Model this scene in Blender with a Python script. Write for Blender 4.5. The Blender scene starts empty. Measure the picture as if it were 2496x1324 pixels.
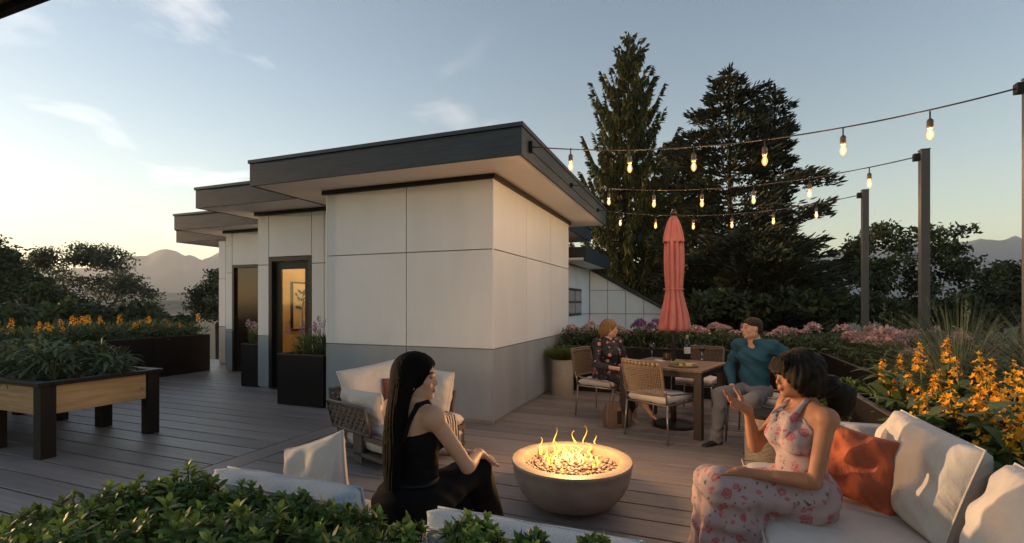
import bpy, math, random, time
import numpy as np
from mathutils import Vector, Matrix
R = math.radians
T0 = time.time()
sc = bpy.context.scene
col = sc.collection
random.seed(7)

# ------------------------------------------------------------------ camera
# The picture is a level wide-angle view 1.45 m above the deck; building edges run along world X and Y.
FP, CXP, HOR, CH = 1180.0, 1248.0, 740.0, 1.45
YAW = math.atan(452 / 1180.0)
SS, CC = math.sin(YAW), math.cos(YAW)
cd = bpy.data.cameras.new('camera')
cam = bpy.data.objects.new('camera', cd)
col.objects.link(cam)
cam.location = (0, 0, CH)
cam.rotation_euler = (R(90), 0, YAW)
cd.sensor_width = 36
cd.lens = 36 * FP / 2496
cd.shift_y = 78 / 2496
cd.clip_start = 0.05
cd.clip_end = 60000
sc.camera = cam


def W(d, l):
    return (-d * SS + l * CC, d * CC + l * SS)


def G(x, y, z=0.0):
    """point at height z seen at photo pixel x, y"""
    d = FP * (CH - z) / (y - HOR)
    a, b = W(d, (x - CXP) / FP * d)
    return Vector((a, b, z))


def D(x, y, d):
    """point at depth d seen at photo pixel x, y"""
    a, b = W(d, (x - CXP) / FP * d)
    return Vector((a, b, CH - (y - HOR) * d / FP))


def onY(x, y, Y):
    t = (x - CXP) / FP
    return D(x, y, Y / (CC + t * SS))


def onX(x, y, X):
    t = (x - CXP) / FP
    return D(x, y, X / (-SS + t * CC))


# ------------------------------------------------------------------ sky, sun, exposure
SUN_EL, SUN_AZ = 3.3, 92.0          # azimuth: degrees left of world +Y, where the sky is brightest
world = bpy.data.worlds.new('World')
sc.world = world
world.use_nodes = True
wn, wl = world.node_tree.nodes, world.node_tree.links
wn.clear()
wout = wn.new('ShaderNodeOutputWorld')
bg = wn.new('ShaderNodeBackground')
sky = wn.new('ShaderNodeTexSky')
sky.sky_type = 'NISHITA'
sky.sun_disc = False
sky.sun_elevation = R(SUN_EL)
sky.sun_rotation = R(-SUN_AZ)
sky.altitude = 100
sky.air_density = 1.0
sky.dust_density = 0.3
sky.ozone_density = 2.0
bg.inputs['Strength'].default_value = 0.15
# thin wisps of evening cloud, laid out by direction
tc = wn.new('ShaderNodeTexCoord')
hs = wn.new('ShaderNodeHueSaturation')
hs.inputs['Saturation'].default_value = 0.8
wl.new(sky.outputs[0], hs.inputs['Color'])
sep = wn.new('ShaderNodeSeparateXYZ'); wl.new(tc.outputs['Generated'], sep.inputs[0])
def wmath(op, a, b=None, c=None):
    n = wn.new('ShaderNodeMath'); n.operation = op
    for i, v in enumerate((a, b, c)):
        if v is None: continue
        if isinstance(v, (int, float)): n.inputs[i].default_value = v
        else: wl.new(v, n.inputs[i])
    return n.outputs[0]
zc = wmath('ADD', wmath('MAXIMUM', sep.outputs[2], 0.0), 0.12)
comb = wn.new('ShaderNodeCombineXYZ')
wl.new(wmath('DIVIDE', sep.outputs[0], zc), comb.inputs[0])
wl.new(wmath('DIVIDE', sep.outputs[1], zc), comb.inputs[1])
nz = wn.new('ShaderNodeTexNoise'); nz.inputs['Scale'].default_value = 1.9
nz.inputs['Detail'].default_value = 7; nz.inputs['Roughness'].default_value = 0.55
nz.inputs['Distortion'].default_value = 0.5
wl.new(comb.outputs[0], nz.inputs['Vector'])
cr = wn.new('ShaderNodeMapRange'); cr.inputs['From Min'].default_value = 0.57; cr.inputs['From Max'].default_value = 0.74
wl.new(nz.outputs[0], cr.inputs['Value'])
mx = wn.new('ShaderNodeMix'); mx.data_type = 'RGBA'; mx.blend_type = 'ADD'
dt = wn.new('ShaderNodeVectorMath'); dt.operation = 'DOT_PRODUCT'
wl.new(tc.outputs['Generated'], dt.inputs[0]); dt.inputs[1].default_value = (-0.74, 0.62, 0.26)
cm = wn.new('ShaderNodeMapRange'); cm.inputs['From Min'].default_value = 0.86; cm.inputs['From Max'].default_value = 0.985
wl.new(dt.outputs['Value'], cm.inputs['Value'])
wl.new(wmath('MULTIPLY', wmath('MULTIPLY', cr.outputs[0], cm.outputs[0]), 0.7), mx.inputs['Factor'])
wl.new(hs.outputs[0], mx.inputs['A'])
mx.inputs['B'].default_value = (1.9, 1.5, 1.2, 1)
# low evening air glows cream all the way round the horizon
gl = wmath('EXPONENT', wmath('MULTIPLY', wmath('MAXIMUM', sep.outputs[2], 0.0), -6.5))
mg = wn.new('ShaderNodeMix'); mg.data_type = 'RGBA'; mg.blend_type = 'ADD'
wl.new(gl, mg.inputs['Factor']); wl.new(mx.outputs['Result'], mg.inputs['A'])
mg.inputs['B'].default_value = (1.75, 1.35, 0.45, 1)
mg.clamp_factor = False
wl.new(mg.outputs['Result'], bg.inputs['Color'])
wl.new(bg.outputs[0], wout.inputs[0])

sl = bpy.data.lights.new('sun', 'SUN')
sun = bpy.data.objects.new('sun', sl)
col.objects.link(sun)
sl.energy = 3.2
sl.angle = R(0.6)
sl.color = (1.0, 0.62, 0.32)
sdir = Vector((-math.sin(R(SUN_AZ)) * math.cos(R(SUN_EL)), math.cos(R(SUN_AZ)) * math.cos(R(SUN_EL)), math.sin(R(SUN_EL))))
sun.rotation_euler = sdir.to_track_quat('Z', 'Y').to_euler()
sun.location = (-8, 8, 12)

sc.view_settings.view_transform = 'Standard'
sc.view_settings.look = 'None'
sc.view_settings.gamma = 1
sc.view_settings.exposure = 1.55
sc.render.engine = 'CYCLES'
sc.cycles.max_bounces = 7
sc.cycles.diffuse_bounces = 4
sc.cycles.glossy_bounces = 3
sc.cycles.transmission_bounces = 5
sc.cycles.transparent_max_bounces = 12
sc.cycles.volume_bounces = 0
sc.cycles.sample_clamp_indirect = 4
sc.cycles.use_denoising = True
# ------------------------------------------------------------------ helpers
def tag(o, label=None, cat=None, group=None, kind=None):
    if label: o['label'] = label
    if cat: o['category'] = cat
    if group: o['group'] = group
    if kind: o['kind'] = kind
    return o


def empty(name, loc=(0, 0, 0), rz=0.0, parent=None):
    o = bpy.data.objects.new(name, None)
    o.empty_display_size = 0.1
    col.objects.link(o)
    o.location = loc
    o.rotation_euler = (0, 0, rz)
    if parent: o.parent = parent
    return o


def mesh_np(name, V, Q, mat, parent=None, smooth=False, colors=None):
    """V (n,3), Q (m,3|4) arrays -> object, quickly"""
    V = np.ascontiguousarray(V, dtype=np.float32)
    Q = np.ascontiguousarray(Q, dtype=np.int32)
    me = bpy.data.meshes.new(name)
    me.vertices.add(len(V)); me.vertices.foreach_set('co', V.ravel())
    k = Q.shape[1]
    me.loops.add(Q.size); me.loops.foreach_set('vertex_index', Q.ravel())
    me.polygons.add(len(Q)); me.polygons.foreach_set('loop_start', np.arange(0, Q.size, k, dtype=np.int32))
    try: me.polygons.foreach_set('loop_total', np.full(len(Q), k, dtype=np.int32))
    except Exception: pass
    me.update(calc_edges=True)
    me.validate()
    if smooth: me.polygons.foreach_set('use_smooth', np.ones(len(me.polygons), dtype=bool))
    if colors is not None:
        C = np.ones((len(V), 4), np.float32); C[:, :3] = colors
        a = me.color_attributes.new('Col', 'FLOAT_COLOR', 'POINT')
        a.data.foreach_set('color', C.ravel())
    if mat: me.materials.append(mat)
    o = bpy.data.objects.new(name, me)
    col.objects.link(o)
    if parent: o.parent = parent
    return o


class MB:
    """collects plain shapes into one mesh"""
    def __init__(s): s.v = []; s.f = []; s.m = Matrix()
    def add(s, vs, fs):
        n = len(s.v)
        s.v += [tuple(s.m @ Vector(p)) for p in vs]
        s.f += [tuple(i + n for i in f) for f in fs]
        return s
    def box(s, x0, x1, y0, y1, z0, z1):
        v = [(x, y, z) for x in (x0, x1) for y in (y0, y1) for z in (z0, z1)]
        return s.add(v, [(0, 1, 3, 2), (4, 6, 7, 5), (0, 4, 5, 1), (2, 3, 7, 6), (0, 2, 6, 4), (1, 5, 7, 3)])
    def prism(s, pts, z0, z1):
        n = len(pts)
        v = [(x, y, z0) for x, y in pts] + [(x, y, z1) for x, y in pts]
        return s.add(v, [tuple(range(n - 1, -1, -1)), tuple(range(n, 2 * n))] + [(i, (i + 1) % n, n + (i + 1) % n, n + i) for i in range(n)])
    def tube(s, pts, r, n=8, cap=True, flat=None):
        pts = [Vector(p) for p in pts]
        rs = r if isinstance(r, (list, tuple)) else [r] * len(pts)
        v = []; f = []
        up = Vector((0, 0, 1))
        a = None
        for i, p in enumerate(pts):
            t = (pts[min(i + 1, len(pts) - 1)] - pts[max(i - 1, 0)])
            if t.length < 1e-9: t = Vector((0, 0, 1))
            t.normalize()
            if a is None:
                a = t.cross(up)
                if a.length < 1e-3: a = t.cross(Vector((1, 0, 0)))
            a = (a - t * a.dot(t)).normalized()
            b = t.cross(a)
            for k in range(n):
                q = 2 * math.pi * k / n
                fb = flat if flat else 1.0
                v.append(p + (a * math.cos(q) + b * math.sin(q) * fb) * rs[i])
        for i in range(len(pts) - 1):
            for k in range(n):
                f.append((i * n + k, i * n + (k + 1) % n, (i + 1) * n + (k + 1) % n, (i + 1) * n + k))
        if cap:
            f.append(tuple(range(n - 1, -1, -1))); f.append(tuple(range((len(pts) - 1) * n, len(pts) * n)))
        return s.add(v, f)
    def lathe(s, prof, n=32, c=(0, 0)):
        v = []; f = []
        for r, z in prof:
            for k in range(n):
                q = 2 * math.pi * k / n
                v.append((c[0] + r * math.cos(q), c[1] + r * math.sin(q), z))
        for i in range(len(prof) - 1):
            for k in range(n):
                f.append((i * n + k, i * n + (k + 1) % n, (i + 1) * n + (k + 1) % n, (i + 1) * n + k))
        f.append(tuple(range(n - 1, -1, -1))); f.append(tuple(range((len(prof) - 1) * n, len(prof) * n)))
        return s.add(v, f)
    def build(s, name, mat, parent=None, bevel=0, smooth=False, loc=None, seg=2, auto=None):
        me = bpy.data.meshes.new(name)
        me.from_pydata(s.v, [], s.f)
        if mat: me.materials.append(mat)
        if smooth or auto:
            me.polygons.foreach_set('use_smooth', [True] * len(me.polygons))
        o = bpy.data.objects.new(name, me)
        col.objects.link(o)
        if parent: o.parent = parent
        if loc is not None: o.location = loc
        if auto:
            try: me.set_sharp_from_angle(angle=R(auto))
            except Exception: pass
        if bevel:
            m = o.modifiers.new('b', 'BEVEL'); m.width = bevel; m.segments = seg; m.limit_method = 'ANGLE'
            if not auto and not smooth:
                me.polygons.foreach_set('use_smooth', [True] * len(me.polygons))
                m.harden_normals = True
        return o


def boxo(name, b, mat, parent=None, bevel=0.003, seg=1):
    """box b=(x0,x1,y0,y1,z0,z1) with its own origin at the centre, so noise in object space varies"""
    x0, x1, y0, y1, z0, z1 = b
    cx, cy, cz = (x0 + x1) / 2, (y0 + y1) / 2, (z0 + z1) / 2
    return MB().box(x0 - cx, x1 - cx, y0 - cy, y1 - cy, z0 - cz, z1 - cz).build(name, mat, parent, bevel=bevel, loc=(cx, cy, cz), seg=seg)


def inst(src, parent=None, loc=None, rot=None, scale=None, name=None):
    c = src.copy()
    col.objects.link(c)
    c.parent = parent
    if loc is not None: c.location = loc
    if rot is not None: c.rotation_euler = rot
    if scale is not None: c.scale = scale if hasattr(scale, '__len__') else (scale,) * 3
    return c


def copy_tree(o, parent=None):
    c = o.copy(); col.objects.link(c); c.parent = parent
    for ch in list(o.children): copy_tree(ch, c)
    return c


# ------------------------------------------------------------------ materials
def mat(name, c, rough=0.6, metal=0.0, c2=None, nscale=6.0, stretch=(1, 1, 1), detail=5, lo=0.35, hi=0.65,
        bump=0.0, bscale=60.0, bstretch=None, coat=0, sss=0.0, trans=0.0, rand=0.0, attr=False, sheen=0.0, spec=None,
        translucent=0.0, weave=0.0, wscale=140.0, crease=0):
    m = bpy.data.materials.new(name)
    m.use_nodes = True
    n, l = m.node_tree.nodes, m.node_tree.links
    p = n['Principled BSDF']
    p.inputs['Roughness'].default_value = rough
    p.inputs['Metallic'].default_value = metal
    if spec is not None: p.inputs['Specular IOR Level'].default_value = spec
    if sss:
        p.inputs['Subsurface Weight'].default_value = sss
        p.inputs['Subsurface Radius'].default_value = (0.8, 0.35, 0.2); p.inputs['Subsurface Scale'].default_value = 0.012
    if sheen: p.inputs['Sheen Weight'].default_value = sheen
    if coat: p.inputs['Coat Weight'].default_value = coat
    if trans: p.inputs['Transmission Weight'].default_value = trans
    tcn = n.new('ShaderNodeTexCoord')
    mp = n.new('ShaderNodeMapping'); mp.inputs['Scale'].default_value = stretch
    l.new(tcn.outputs['Object'], mp.inputs['Vector'])
    oi = n.new('ShaderNodeObjectInfo')
    if rand:
        sh = n.new('ShaderNodeVectorMath'); sh.operation = 'SCALE'; sh.inputs[0].default_value = (17, 31, 23)
        l.new(oi.outputs['Random'], sh.inputs['Scale']); l.new(sh.outputs[0], mp.inputs['Location'])
    nt = n.new('ShaderNodeTexNoise'); nt.inputs['Scale'].default_value = nscale; nt.inputs['Detail'].default_value = detail
    nt.inputs['Roughness'].default_value = 0.6
    l.new(mp.outputs[0], nt.inputs['Vector'])
    mr = n.new('ShaderNodeMapRange'); mr.inputs['From Min'].default_value = lo; mr.inputs['From Max'].default_value = hi
    l.new(nt.outputs[0], mr.inputs['Value'])
    if c2 is None: c2 = tuple(x * 0.78 for x in c)
    mix = n.new('ShaderNodeMix'); mix.data_type = 'RGBA'
    mix.inputs['A'].default_value = (*c, 1); mix.inputs['B'].default_value = (*c2, 1)
    l.new(mr.outputs[0], mix.inputs['Factor'])
    out = mix.outputs['Result']
    if attr:
        at = n.new('ShaderNodeAttribute'); at.attribute_name = 'Col'
        mm = n.new('ShaderNodeMix'); mm.data_type = 'RGBA'; mm.blend_type = 'MULTIPLY'; mm.inputs['Factor'].default_value = 1
        l.new(out, mm.inputs['A']); l.new(at.outputs['Color'], mm.inputs['B']); out = mm.outputs['Result']
    if rand:
        hv = n.new('ShaderNodeHueSaturation')
        ma = n.new('ShaderNodeMath'); ma.operation = 'MULTIPLY_ADD'; ma.inputs[1].default_value = rand; ma.inputs[2].default_value = 1 - rand / 2
        l.new(oi.outputs['Random'], ma.inputs[0]); l.new(ma.outputs[0], hv.inputs['Value']); l.new(out, hv.inputs['Color']); out = hv.outputs[0]
    l.new(out, p.inputs['Base Color'])
    m['out'] = 1
    if bump or weave:
        last = None
        if crease:
            nc = n.new('ShaderNodeTexNoise'); nc.inputs['Scale'].default_value = crease; nc.inputs['Detail'].default_value = 3; nc.inputs['Distortion'].default_value = 1.6
            l.new(tcn.outputs['Object'], nc.inputs['Vector'])
            bc = n.new('ShaderNodeBump'); bc.inputs['Strength'].default_value = .55; bc.inputs['Distance'].default_value = .03
            l.new(nc.outputs[0], bc.inputs['Height']); last = bc
        if bump:
            mp2 = n.new('ShaderNodeMapping'); mp2.inputs['Scale'].default_value = bstretch or stretch
            l.new(tcn.outputs['Object'], mp2.inputs['Vector'])
            nb = n.new('ShaderNodeTexNoise'); nb.inputs['Scale'].default_value = bscale; nb.inputs['Detail'].default_value = 4
            l.new(mp2.outputs[0], nb.inputs['Vector'])
            bp = n.new('ShaderNodeBump'); bp.inputs['Strength'].default_value = bump; bp.inputs['Distance'].default_value = 0.01
            l.new(nb.outputs[0], bp.inputs['Height'])
            if last: l.new(last.outputs[0], bp.inputs['Normal'])
            last = bp
        if weave:
            vz = n.new('ShaderNodeTexVoronoi'); vz.inputs['Scale'].default_value = wscale
            l.new(tcn.outputs['Object'], vz.inputs['Vector'])
            b2 = n.new('ShaderNodeBump'); b2.inputs['Strength'].default_value = weave; b2.inputs['Distance'].default_value = 0.004
            l.new(vz.outputs['Distance'], b2.inputs['Height'])
            if last: l.new(last.outputs[0], b2.inputs['Normal'])
            last = b2
        l.new(last.outputs[0], p.inputs['Normal'])
    if translucent:
        tr = n.new('ShaderNodeBsdfTranslucent'); ad = n.new('ShaderNodeMixShader'); ad.inputs[0].default_value = translucent
        l.new(out, tr.inputs['Color']); l.new(p.outputs[0], ad.inputs[1]); l.new(tr.outputs[0], ad.inputs[2])
        l.new(ad.outputs[0], n['Material Output'].inputs[0])
    return m


def emat(name, c, strength, mixc=None, alpha=None):
    m = bpy.data.materials.new(name); m.use_nodes = True
    n, l = m.node_tree.nodes, m.node_tree.links
    n.remove(n['Principled BSDF'])
    e = n.new('ShaderNodeEmission'); e.inputs[0].default_value = (*c, 1); e.inputs[1].default_value = strength
    if alpha is None: l.new(e.outputs[0], n['Material Output'].inputs[0])
    else:
        t = n.new('ShaderNodeBsdfTransparent'); mi = n.new('ShaderNodeMixShader')
        lw = n.new('ShaderNodeLayerWeight'); lw.inputs[0].default_value = 0.5
        ma = n.new('ShaderNodeMapRange'); ma.inputs['To Min'].default_value = alpha; ma.inputs['To Max'].default_value = 0.02
        l.new(lw.outputs['Facing'], ma.inputs['Value']); l.new(ma.outputs[0], mi.inputs[0])
        l.new(t.outputs[0], mi.inputs[1]); l.new(e.outputs[0], mi.inputs[2]); l.new(mi.outputs[0], n['Material Output'].inputs[0])
    return m


M = {}
M['plank'] = mat('composite_board', (0.275, 0.245, 0.24), 0.34, c2=(0.165, 0.147, 0.143), nscale=9, stretch=(0.12, 3, 1), rand=0.4, bump=0.35, bscale=60, bstretch=(0.15, 4, 1), lo=0.3, hi=0.7)
M['trim_plank'] = mat('composite_trim', (0.27, 0.235, 0.235), 0.36, c2=(0.18, 0.157, 0.157), nscale=9, stretch=(3, 0.12, 1), bump=0.35, bscale=60, bstretch=(4, .15, 1))
M['under'] = mat('deck_underlay', (0.012, 0.011, 0.011), 0.9)
M['clad'] = mat('warm_white_cladding', (0.66, 0.67, 0.695), 0.5, c2=(0.58, 0.59, 0.61), nscale=1.6, stretch=(1.6, 1.6, .45), lo=.3, hi=.75, rand=0.05, bump=0.04, bscale=90)
M['clad_grey'] = mat('grey_cladding', (0.29, 0.31, 0.335), 0.5, c2=(0.235, 0.252, 0.272), nscale=2, stretch=(1.4, 1.4, .5), lo=.3, hi=.75, rand=0.05, bump=0.04, bscale=90)
M['joint'] = mat('joint_backing', (0.30, 0.28, 0.265), 0.8)
M['soffit'] = mat('soffit_board', (0.76, 0.72, 0.68), 0.55, c2=(0.7, 0.665, 0.63), nscale=0.8, bump=0.05, bscale=40)
M['fascia'] = mat('blue_grey_fascia_board', (0.037, 0.052, 0.069), 0.6, spec=.3, c2=(0.019, 0.03, 0.042), nscale=6, stretch=(0.35, 0.35, 9), bump=0.3, bscale=20, bstretch=(.3, .3, 10))
M['coping'] = mat('dark_coping_metal', (0.045, 0.05, 0.056), 0.4, metal=0.6)
M['black_metal'] = mat('black_metal', (0.010, 0.009, 0.009), 0.45, bump=0.03, spec=.25)
M['dark_frame'] = mat('charcoal_door_frame', (0.014, 0.013, 0.012), 0.4, spec=.3)
M['corten'] = mat('dark_planter_panel', (0.011, 0.008, 0.008), 0.5, c2=(0.007, 0.005, 0.005), nscale=3, bump=0.06, spec=.22)
M['corten_rim'] = mat('planter_rim', (0.075, 0.066, 0.064), 0.45, spec=.3)
M['soil'] = mat('soil', (0.022, 0.015, 0.01), 0.95, bump=0.8, bscale=40)
M['post'] = mat('grey_metal_post', (0.075, 0.072, 0.076), 0.5, metal=0.2, nscale=3)
M['wood_tan'] = mat('pine_board', (0.47, 0.30, 0.145), 0.55, c2=(0.31, 0.185, 0.08), nscale=5, stretch=(0.5, 0.5, 7), bump=0.15, bscale=12, rand=0.1)
M['dark_wood'] = mat('dark_stained_frame', (0.011, 0.008, 0.008), 0.5, spec=.22, c2=(0.007, 0.005, 0.005), nscale=9, stretch=(1, 1, .2))
M['table_wood'] = mat('teak_slats', (0.21, 0.125, 0.08), 0.5, c2=(0.14, 0.082, 0.05), nscale=7, stretch=(0.5, 9, 1), bump=0.1, rand=0.12)
M['cane'] = mat('cane_weave', (0.17, 0.112, 0.068), 0.6, c2=(0.11, 0.07, 0.042), nscale=40)
M['chair_wood'] = mat('chair_back_frame', (0.16, 0.105, 0.072), 0.55, c2=(0.11, 0.07, 0.048), nscale=12)
M['chair_metal'] = mat('champagne_metal', (0.33, 0.29, 0.26), 0.32, metal=0.7)
M['cream'] = mat('cream_canvas', (0.60, 0.545, 0.49), 0.9, spec=.2, c2=(0.54, 0.49, 0.44), nscale=4, bump=0.1, bscale=120, weave=0.25, wscale=260, crease=5)
M['seatfab'] = mat('light_grey_seat_fabric', (0.56, 0.51, 0.48), 0.85, c2=(0.5, 0.46, 0.43), nscale=5, bump=0.08, bscale=150, weave=0.2, wscale=300, crease=4)
M['backfab'] = mat('cool_grey_woven_fabric', (0.44, 0.49, 0.53), 0.85, c2=(0.33, 0.375, 0.41), nscale=220, stretch=(1, 1, 1), lo=.42, hi=.58, bump=0.1, bscale=150, weave=0.5, wscale=200)
M['rust'] = mat('rust_cushion_fabric', (0.42, 0.105, 0.045), 0.85, c2=(0.33, 0.078, 0.034), nscale=6, bump=0.1, weave=0.2, wscale=250, crease=7)
M['wicker'] = mat('taupe_rope_strap', (0.19, 0.145, 0.12), 0.75, c2=(0.12, 0.09, 0.075), nscale=60, bump=0.3, bscale=220, rand=0.15)
M['sofa_frame'] = mat('taupe_aluminium_frame', (0.12, 0.095, 0.083), 0.5, metal=0.3)
M['concrete'] = mat('cast_concrete', (0.37, 0.325, 0.275), 0.6, c2=(0.3, 0.262, 0.22), nscale=5, bump=0.12, bscale=45)
M['bowl'] = mat('fire_bowl_concrete', (0.27, 0.235, 0.2), 0.55, c2=(0.2, 0.172, 0.145), nscale=6, bump=0.14, bscale=50)
M['pebble'] = mat('pebble', (0.24, 0.185, 0.175), 0.5, c2=(0.11, 0.085, 0.09), nscale=14, rand=0.9)
M['coral'] = mat('coral_canvas', (0.50, 0.165, 0.155), 0.85, c2=(0.40, 0.13, 0.12), nscale=6, bump=0.12, weave=.1, wscale=300)
M['ceramic'] = mat('textured_beige_ceramic', (0.42, 0.34, 0.24), 0.75, c2=(0.33, 0.26, 0.18), nscale=30)
M['brass'] = mat('bronze_socket', (0.16, 0.105, 0.07), 0.45, metal=0.4)
M['cable'] = mat('black_cable', (0.04, 0.032, 0.03), 0.6)
M['bottle'] = mat('dark_green_glass', (0.006, 0.014, 0.008), 0.06)
M['paper'] = mat('paper_label', (0.6, 0.6, 0.6), 0.7, c2=(0.55, 0.55, 0.55))
M['foil'] = mat('wine_foil', (0.35, 0.3, 0.17), 0.4)
M['glass'] = mat('clear_glass', (0.95, 0.96, 0.97), 0.02, trans=1.0, c2=(0.95, 0.96, 0.97))
M['wine'] = mat('red_wine', (0.06, 0.003, 0.008), 0.1)
M['bag'] = mat('taupe_leather', (0.16, 0.11, 0.083), 0.5, c2=(0.12, 0.082, 0.06), nscale=12, bump=0.1)
M['cheese'] = mat('cheese', (0.55, 0.44, 0.2), 0.6)
M['grape'] = mat('green_grapes', (0.28, 0.3, 0.05), 0.35)
M['bread'] = mat('bread', (0.5, 0.36, 0.22), 0.8)
M['house'] = mat('pale_house_cladding', (0.74, 0.78, 0.82), 0.6, c2=(0.7, 0.74, 0.78), nscale=2, rand=0.04)
M['shingle'] = mat('dark_roof_membrane', (0.035, 0.038, 0.045), 0.7, nscale=9)


def leafmat(name, c, c2, rough=0.5, tl=0.25, ns=2.0, rand=0.0):
    return mat(name, c, rough, c2=c2, nscale=ns, detail=2, attr=True, translucent=tl, spec=0.35, rand=rand)


M['leaf_hedge'] = leafmat('hedge_leaf', (0.12, 0.20, 0.04), (0.06, 0.12, 0.032), 0.55, 0.3, 5, rand=.55)
M['leaf_sage'] = leafmat('sage_leaf', (0.10, 0.14, 0.065), (0.06, 0.09, 0.045), 0.7)
M['leaf_hazed'] = leafmat('hazed_tree_leaf', (0.12, 0.13, 0.08), (0.085, 0.095, 0.06), 0.6, 0.35, 0.6)  # paler grey-green: distance haze painted into the leaf colour of the left tree
M['leaf_bright'] = leafmat('flower_leaf', (0.09, 0.14, 0.035), (0.05, 0.09, 0.025), 0.5)
M['grass'] = leafmat('ornamental_grass', (0.10, 0.125, 0.075), (0.06, 0.08, 0.05), 0.6)
M['grass_green'] = leafmat('green_grass_blade', (0.085, 0.12, 0.03), (0.05, 0.08, 0.02), 0.5)
M['needle'] = leafmat('spruce_needles', (0.125, 0.125, 0.03), (0.06, 0.07, 0.02), 0.6, 0.15, 0.7)
M['needle_dark'] = leafmat('cedar_needles', (0.05, 0.058, 0.026), (0.026, 0.034, 0.018), 0.65, 0.12, 0.5)
M['leaf_tree'] = leafmat('tree_leaf', (0.075, 0.095, 0.034), (0.045, 0.06, 0.024), 0.6, 0.2, 0.6)
M['bark'] = mat('bark', (0.075, 0.055, 0.04), 0.9, c2=(0.035, 0.026, 0.02), nscale=3, stretch=(3, 3, 0.5), bump=0.6, bscale=8)
M['petal_orange'] = leafmat('orange_petal', (0.9, 0.47, 0.025), (0.82, 0.34, 0.015), 0.5, 0.3, 20)
M['petal_pink'] = leafmat('dusty_pink_floret', (0.52, 0.36, 0.36), (0.40, 0.28, 0.28), 0.7, 0.3, 20)
M['petal_purple'] = leafmat('lavender_floret', (0.20, 0.10, 0.28), (0.13, 0.06, 0.2), 0.7, 0.3, 20)
M['petal_pale'] = leafmat('pale_lilac_floret', (0.36, 0.3, 0.42), (0.28, 0.22, 0.36), 0.7, 0.3, 20)
# ------------------------------------------------------------------ deck
deck = boxo('deck', (-16.2, 2.9, -2.0, 9.2, -0.30, -0.034), M['under'], bevel=0)
deck['kind'] = 'structure'
deck_c = Vector(deck.location)
PW, GAP = 0.245, 0.018
TX0, TX1 = -4.06, -3.815


def board(x0, x1, y0, y1, m, bev=0.003):
    L, w = (x1 - x0), (y1 - y0)
    return MB().box(-L / 2, L / 2, -w / 2, w / 2, -0.028, 0).build('plank', m, deck, bevel=bev, loc=Vector(((x0 + x1) / 2, (y0 + y1) / 2, 0)) - deck_c, seg=1)


y = 3.351 - 14 * PW
prA = prB = None
while y < 8.9:
    y0, y1 = y + GAP / 2, y + PW - GAP / 2
    if prA is None:
        prA = board(TX1 + GAP, 1.75, y0, y1, M['plank'])
        prB = board(-16.1, TX0 - GAP, y0, y1, M['plank'])
    else:
        for pr in (prA, prB):
            inst(pr, deck, loc=(pr.location.x, (y0 + y1) / 2 - deck_c.y, pr.location.z))
    y += PW
board(TX0, TX1, -0.2, 9.0, M['trim_plank'])

# ------------------------------------------------------------------ main building
bld = empty('penthouse_building', (-3.5, 7.0, 0))
tag(bld, 'pale panelled rooftop building with stepped flat roofs and two dark doors', 'building')
BO = Vector((-3.5, 7.0, 0))


def bx(name, b, m, bevel=0.003, parent=bld, seg=1):
    o = boxo(name, b, m, None, bevel, seg)
    o.parent = parent
    if parent is bld: o.location = Vector(o.location) - BO
    return o


J = 0.006
ZS = (0.03, 0.90, 2.105, 2.97)


def face_y(Y, xs, zs=ZS, skip=(), depth=0.022, parent=bld, mu=None, ml=None):
    """panels on a wall plane facing -Y at y=Y"""
    for i in range(len(xs) - 1):
        for k in range(len(zs) - 1):
            if (i, k) in skip: continue
            bx('panel', (xs[i] + J, xs[i + 1] - J, Y - depth, Y, zs[k] + J, zs[k + 1] - J), (ml or M['clad_grey']) if k == 0 else (mu or M['clad']), 0.002, parent)


def face_x(X, ys, zs=ZS, depth=0.022, sgn=1, parent=bld, mu=None, ml=None):
    for i in range(len(ys) - 1):
        for k in range(len(zs) - 1):
            x0, x1 = (X, X + depth) if sgn > 0 else (X - depth, X)
            bx('panel', (x0, x1, ys[i] + J, ys[i + 1] - J, zs[k] + J, zs[k + 1] - J), (ml or M['clad_grey']) if k == 0 else (mu or M['clad']), 0.002, parent)


# walls (backing); the panels stand 22 mm proud of it
bx('wall', (-4.76, -2.308, 5.357, 8.954, 0.0, 2.995), M['joint'], 0)
face_y(5.357, [-4.783, -3.503, -2.292])
face_x(-2.308, [5.341, 6.56, 7.765, 8.976])
for q_, m_ in (((0.01, .895), 'clad_grey'), ((.905, 2.97), 'clad')):
    bx('corner_trim', (-2.296, -2.278, 5.327, 5.345, *q_), M[m_], 0.002)
    bx('corner_trim', (-4.795, -4.773, 5.33, 5.352, *q_), M[m_], 0.002)
for b in ((-4.84, -2.245, 5.29, 5.335, 2.945, 2.998), (-2.286, -2.24, 5.335, 9.0, 2.945, 2.998)):
    bx('shadow_trim', b, M['black_metal'], 0.002)
# second volume: wall at y = 6.2 with the door
YB = 6.222
bx('wall', (-7.03, -6.80, YB, 6.36, 0.0, 2.995), M['joint'], 0)
bx('wall', (-7.03, -7.005, 6.361, 7.45, 0.0, 2.995), M['joint'], 0)
bx('wall', (-5.875, -4.762, YB, 7.45, 0.0, 2.995), M['joint'], 0)
bx('wall', (-6.80, -5.875, YB, 6.36, 2.235, 2.995), M['joint'], 0)
face_y(YB, [-7.052, -6.80])
face_y(YB, [-5.875, -5.616, -4.79])
face_y(YB, [-6.80, -5.875], zs=(2.235, 2.97), mu=M['clad'], ml=M['clad'])
face_x(-7.03, [YB - 0.02, 7.46], sgn=-1)
bx('shadow_trim', (-7.09, -4.79, YB - 0.068, YB - 0.022, 2.945, 2.998), M['black_metal'], 0.002)
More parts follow.
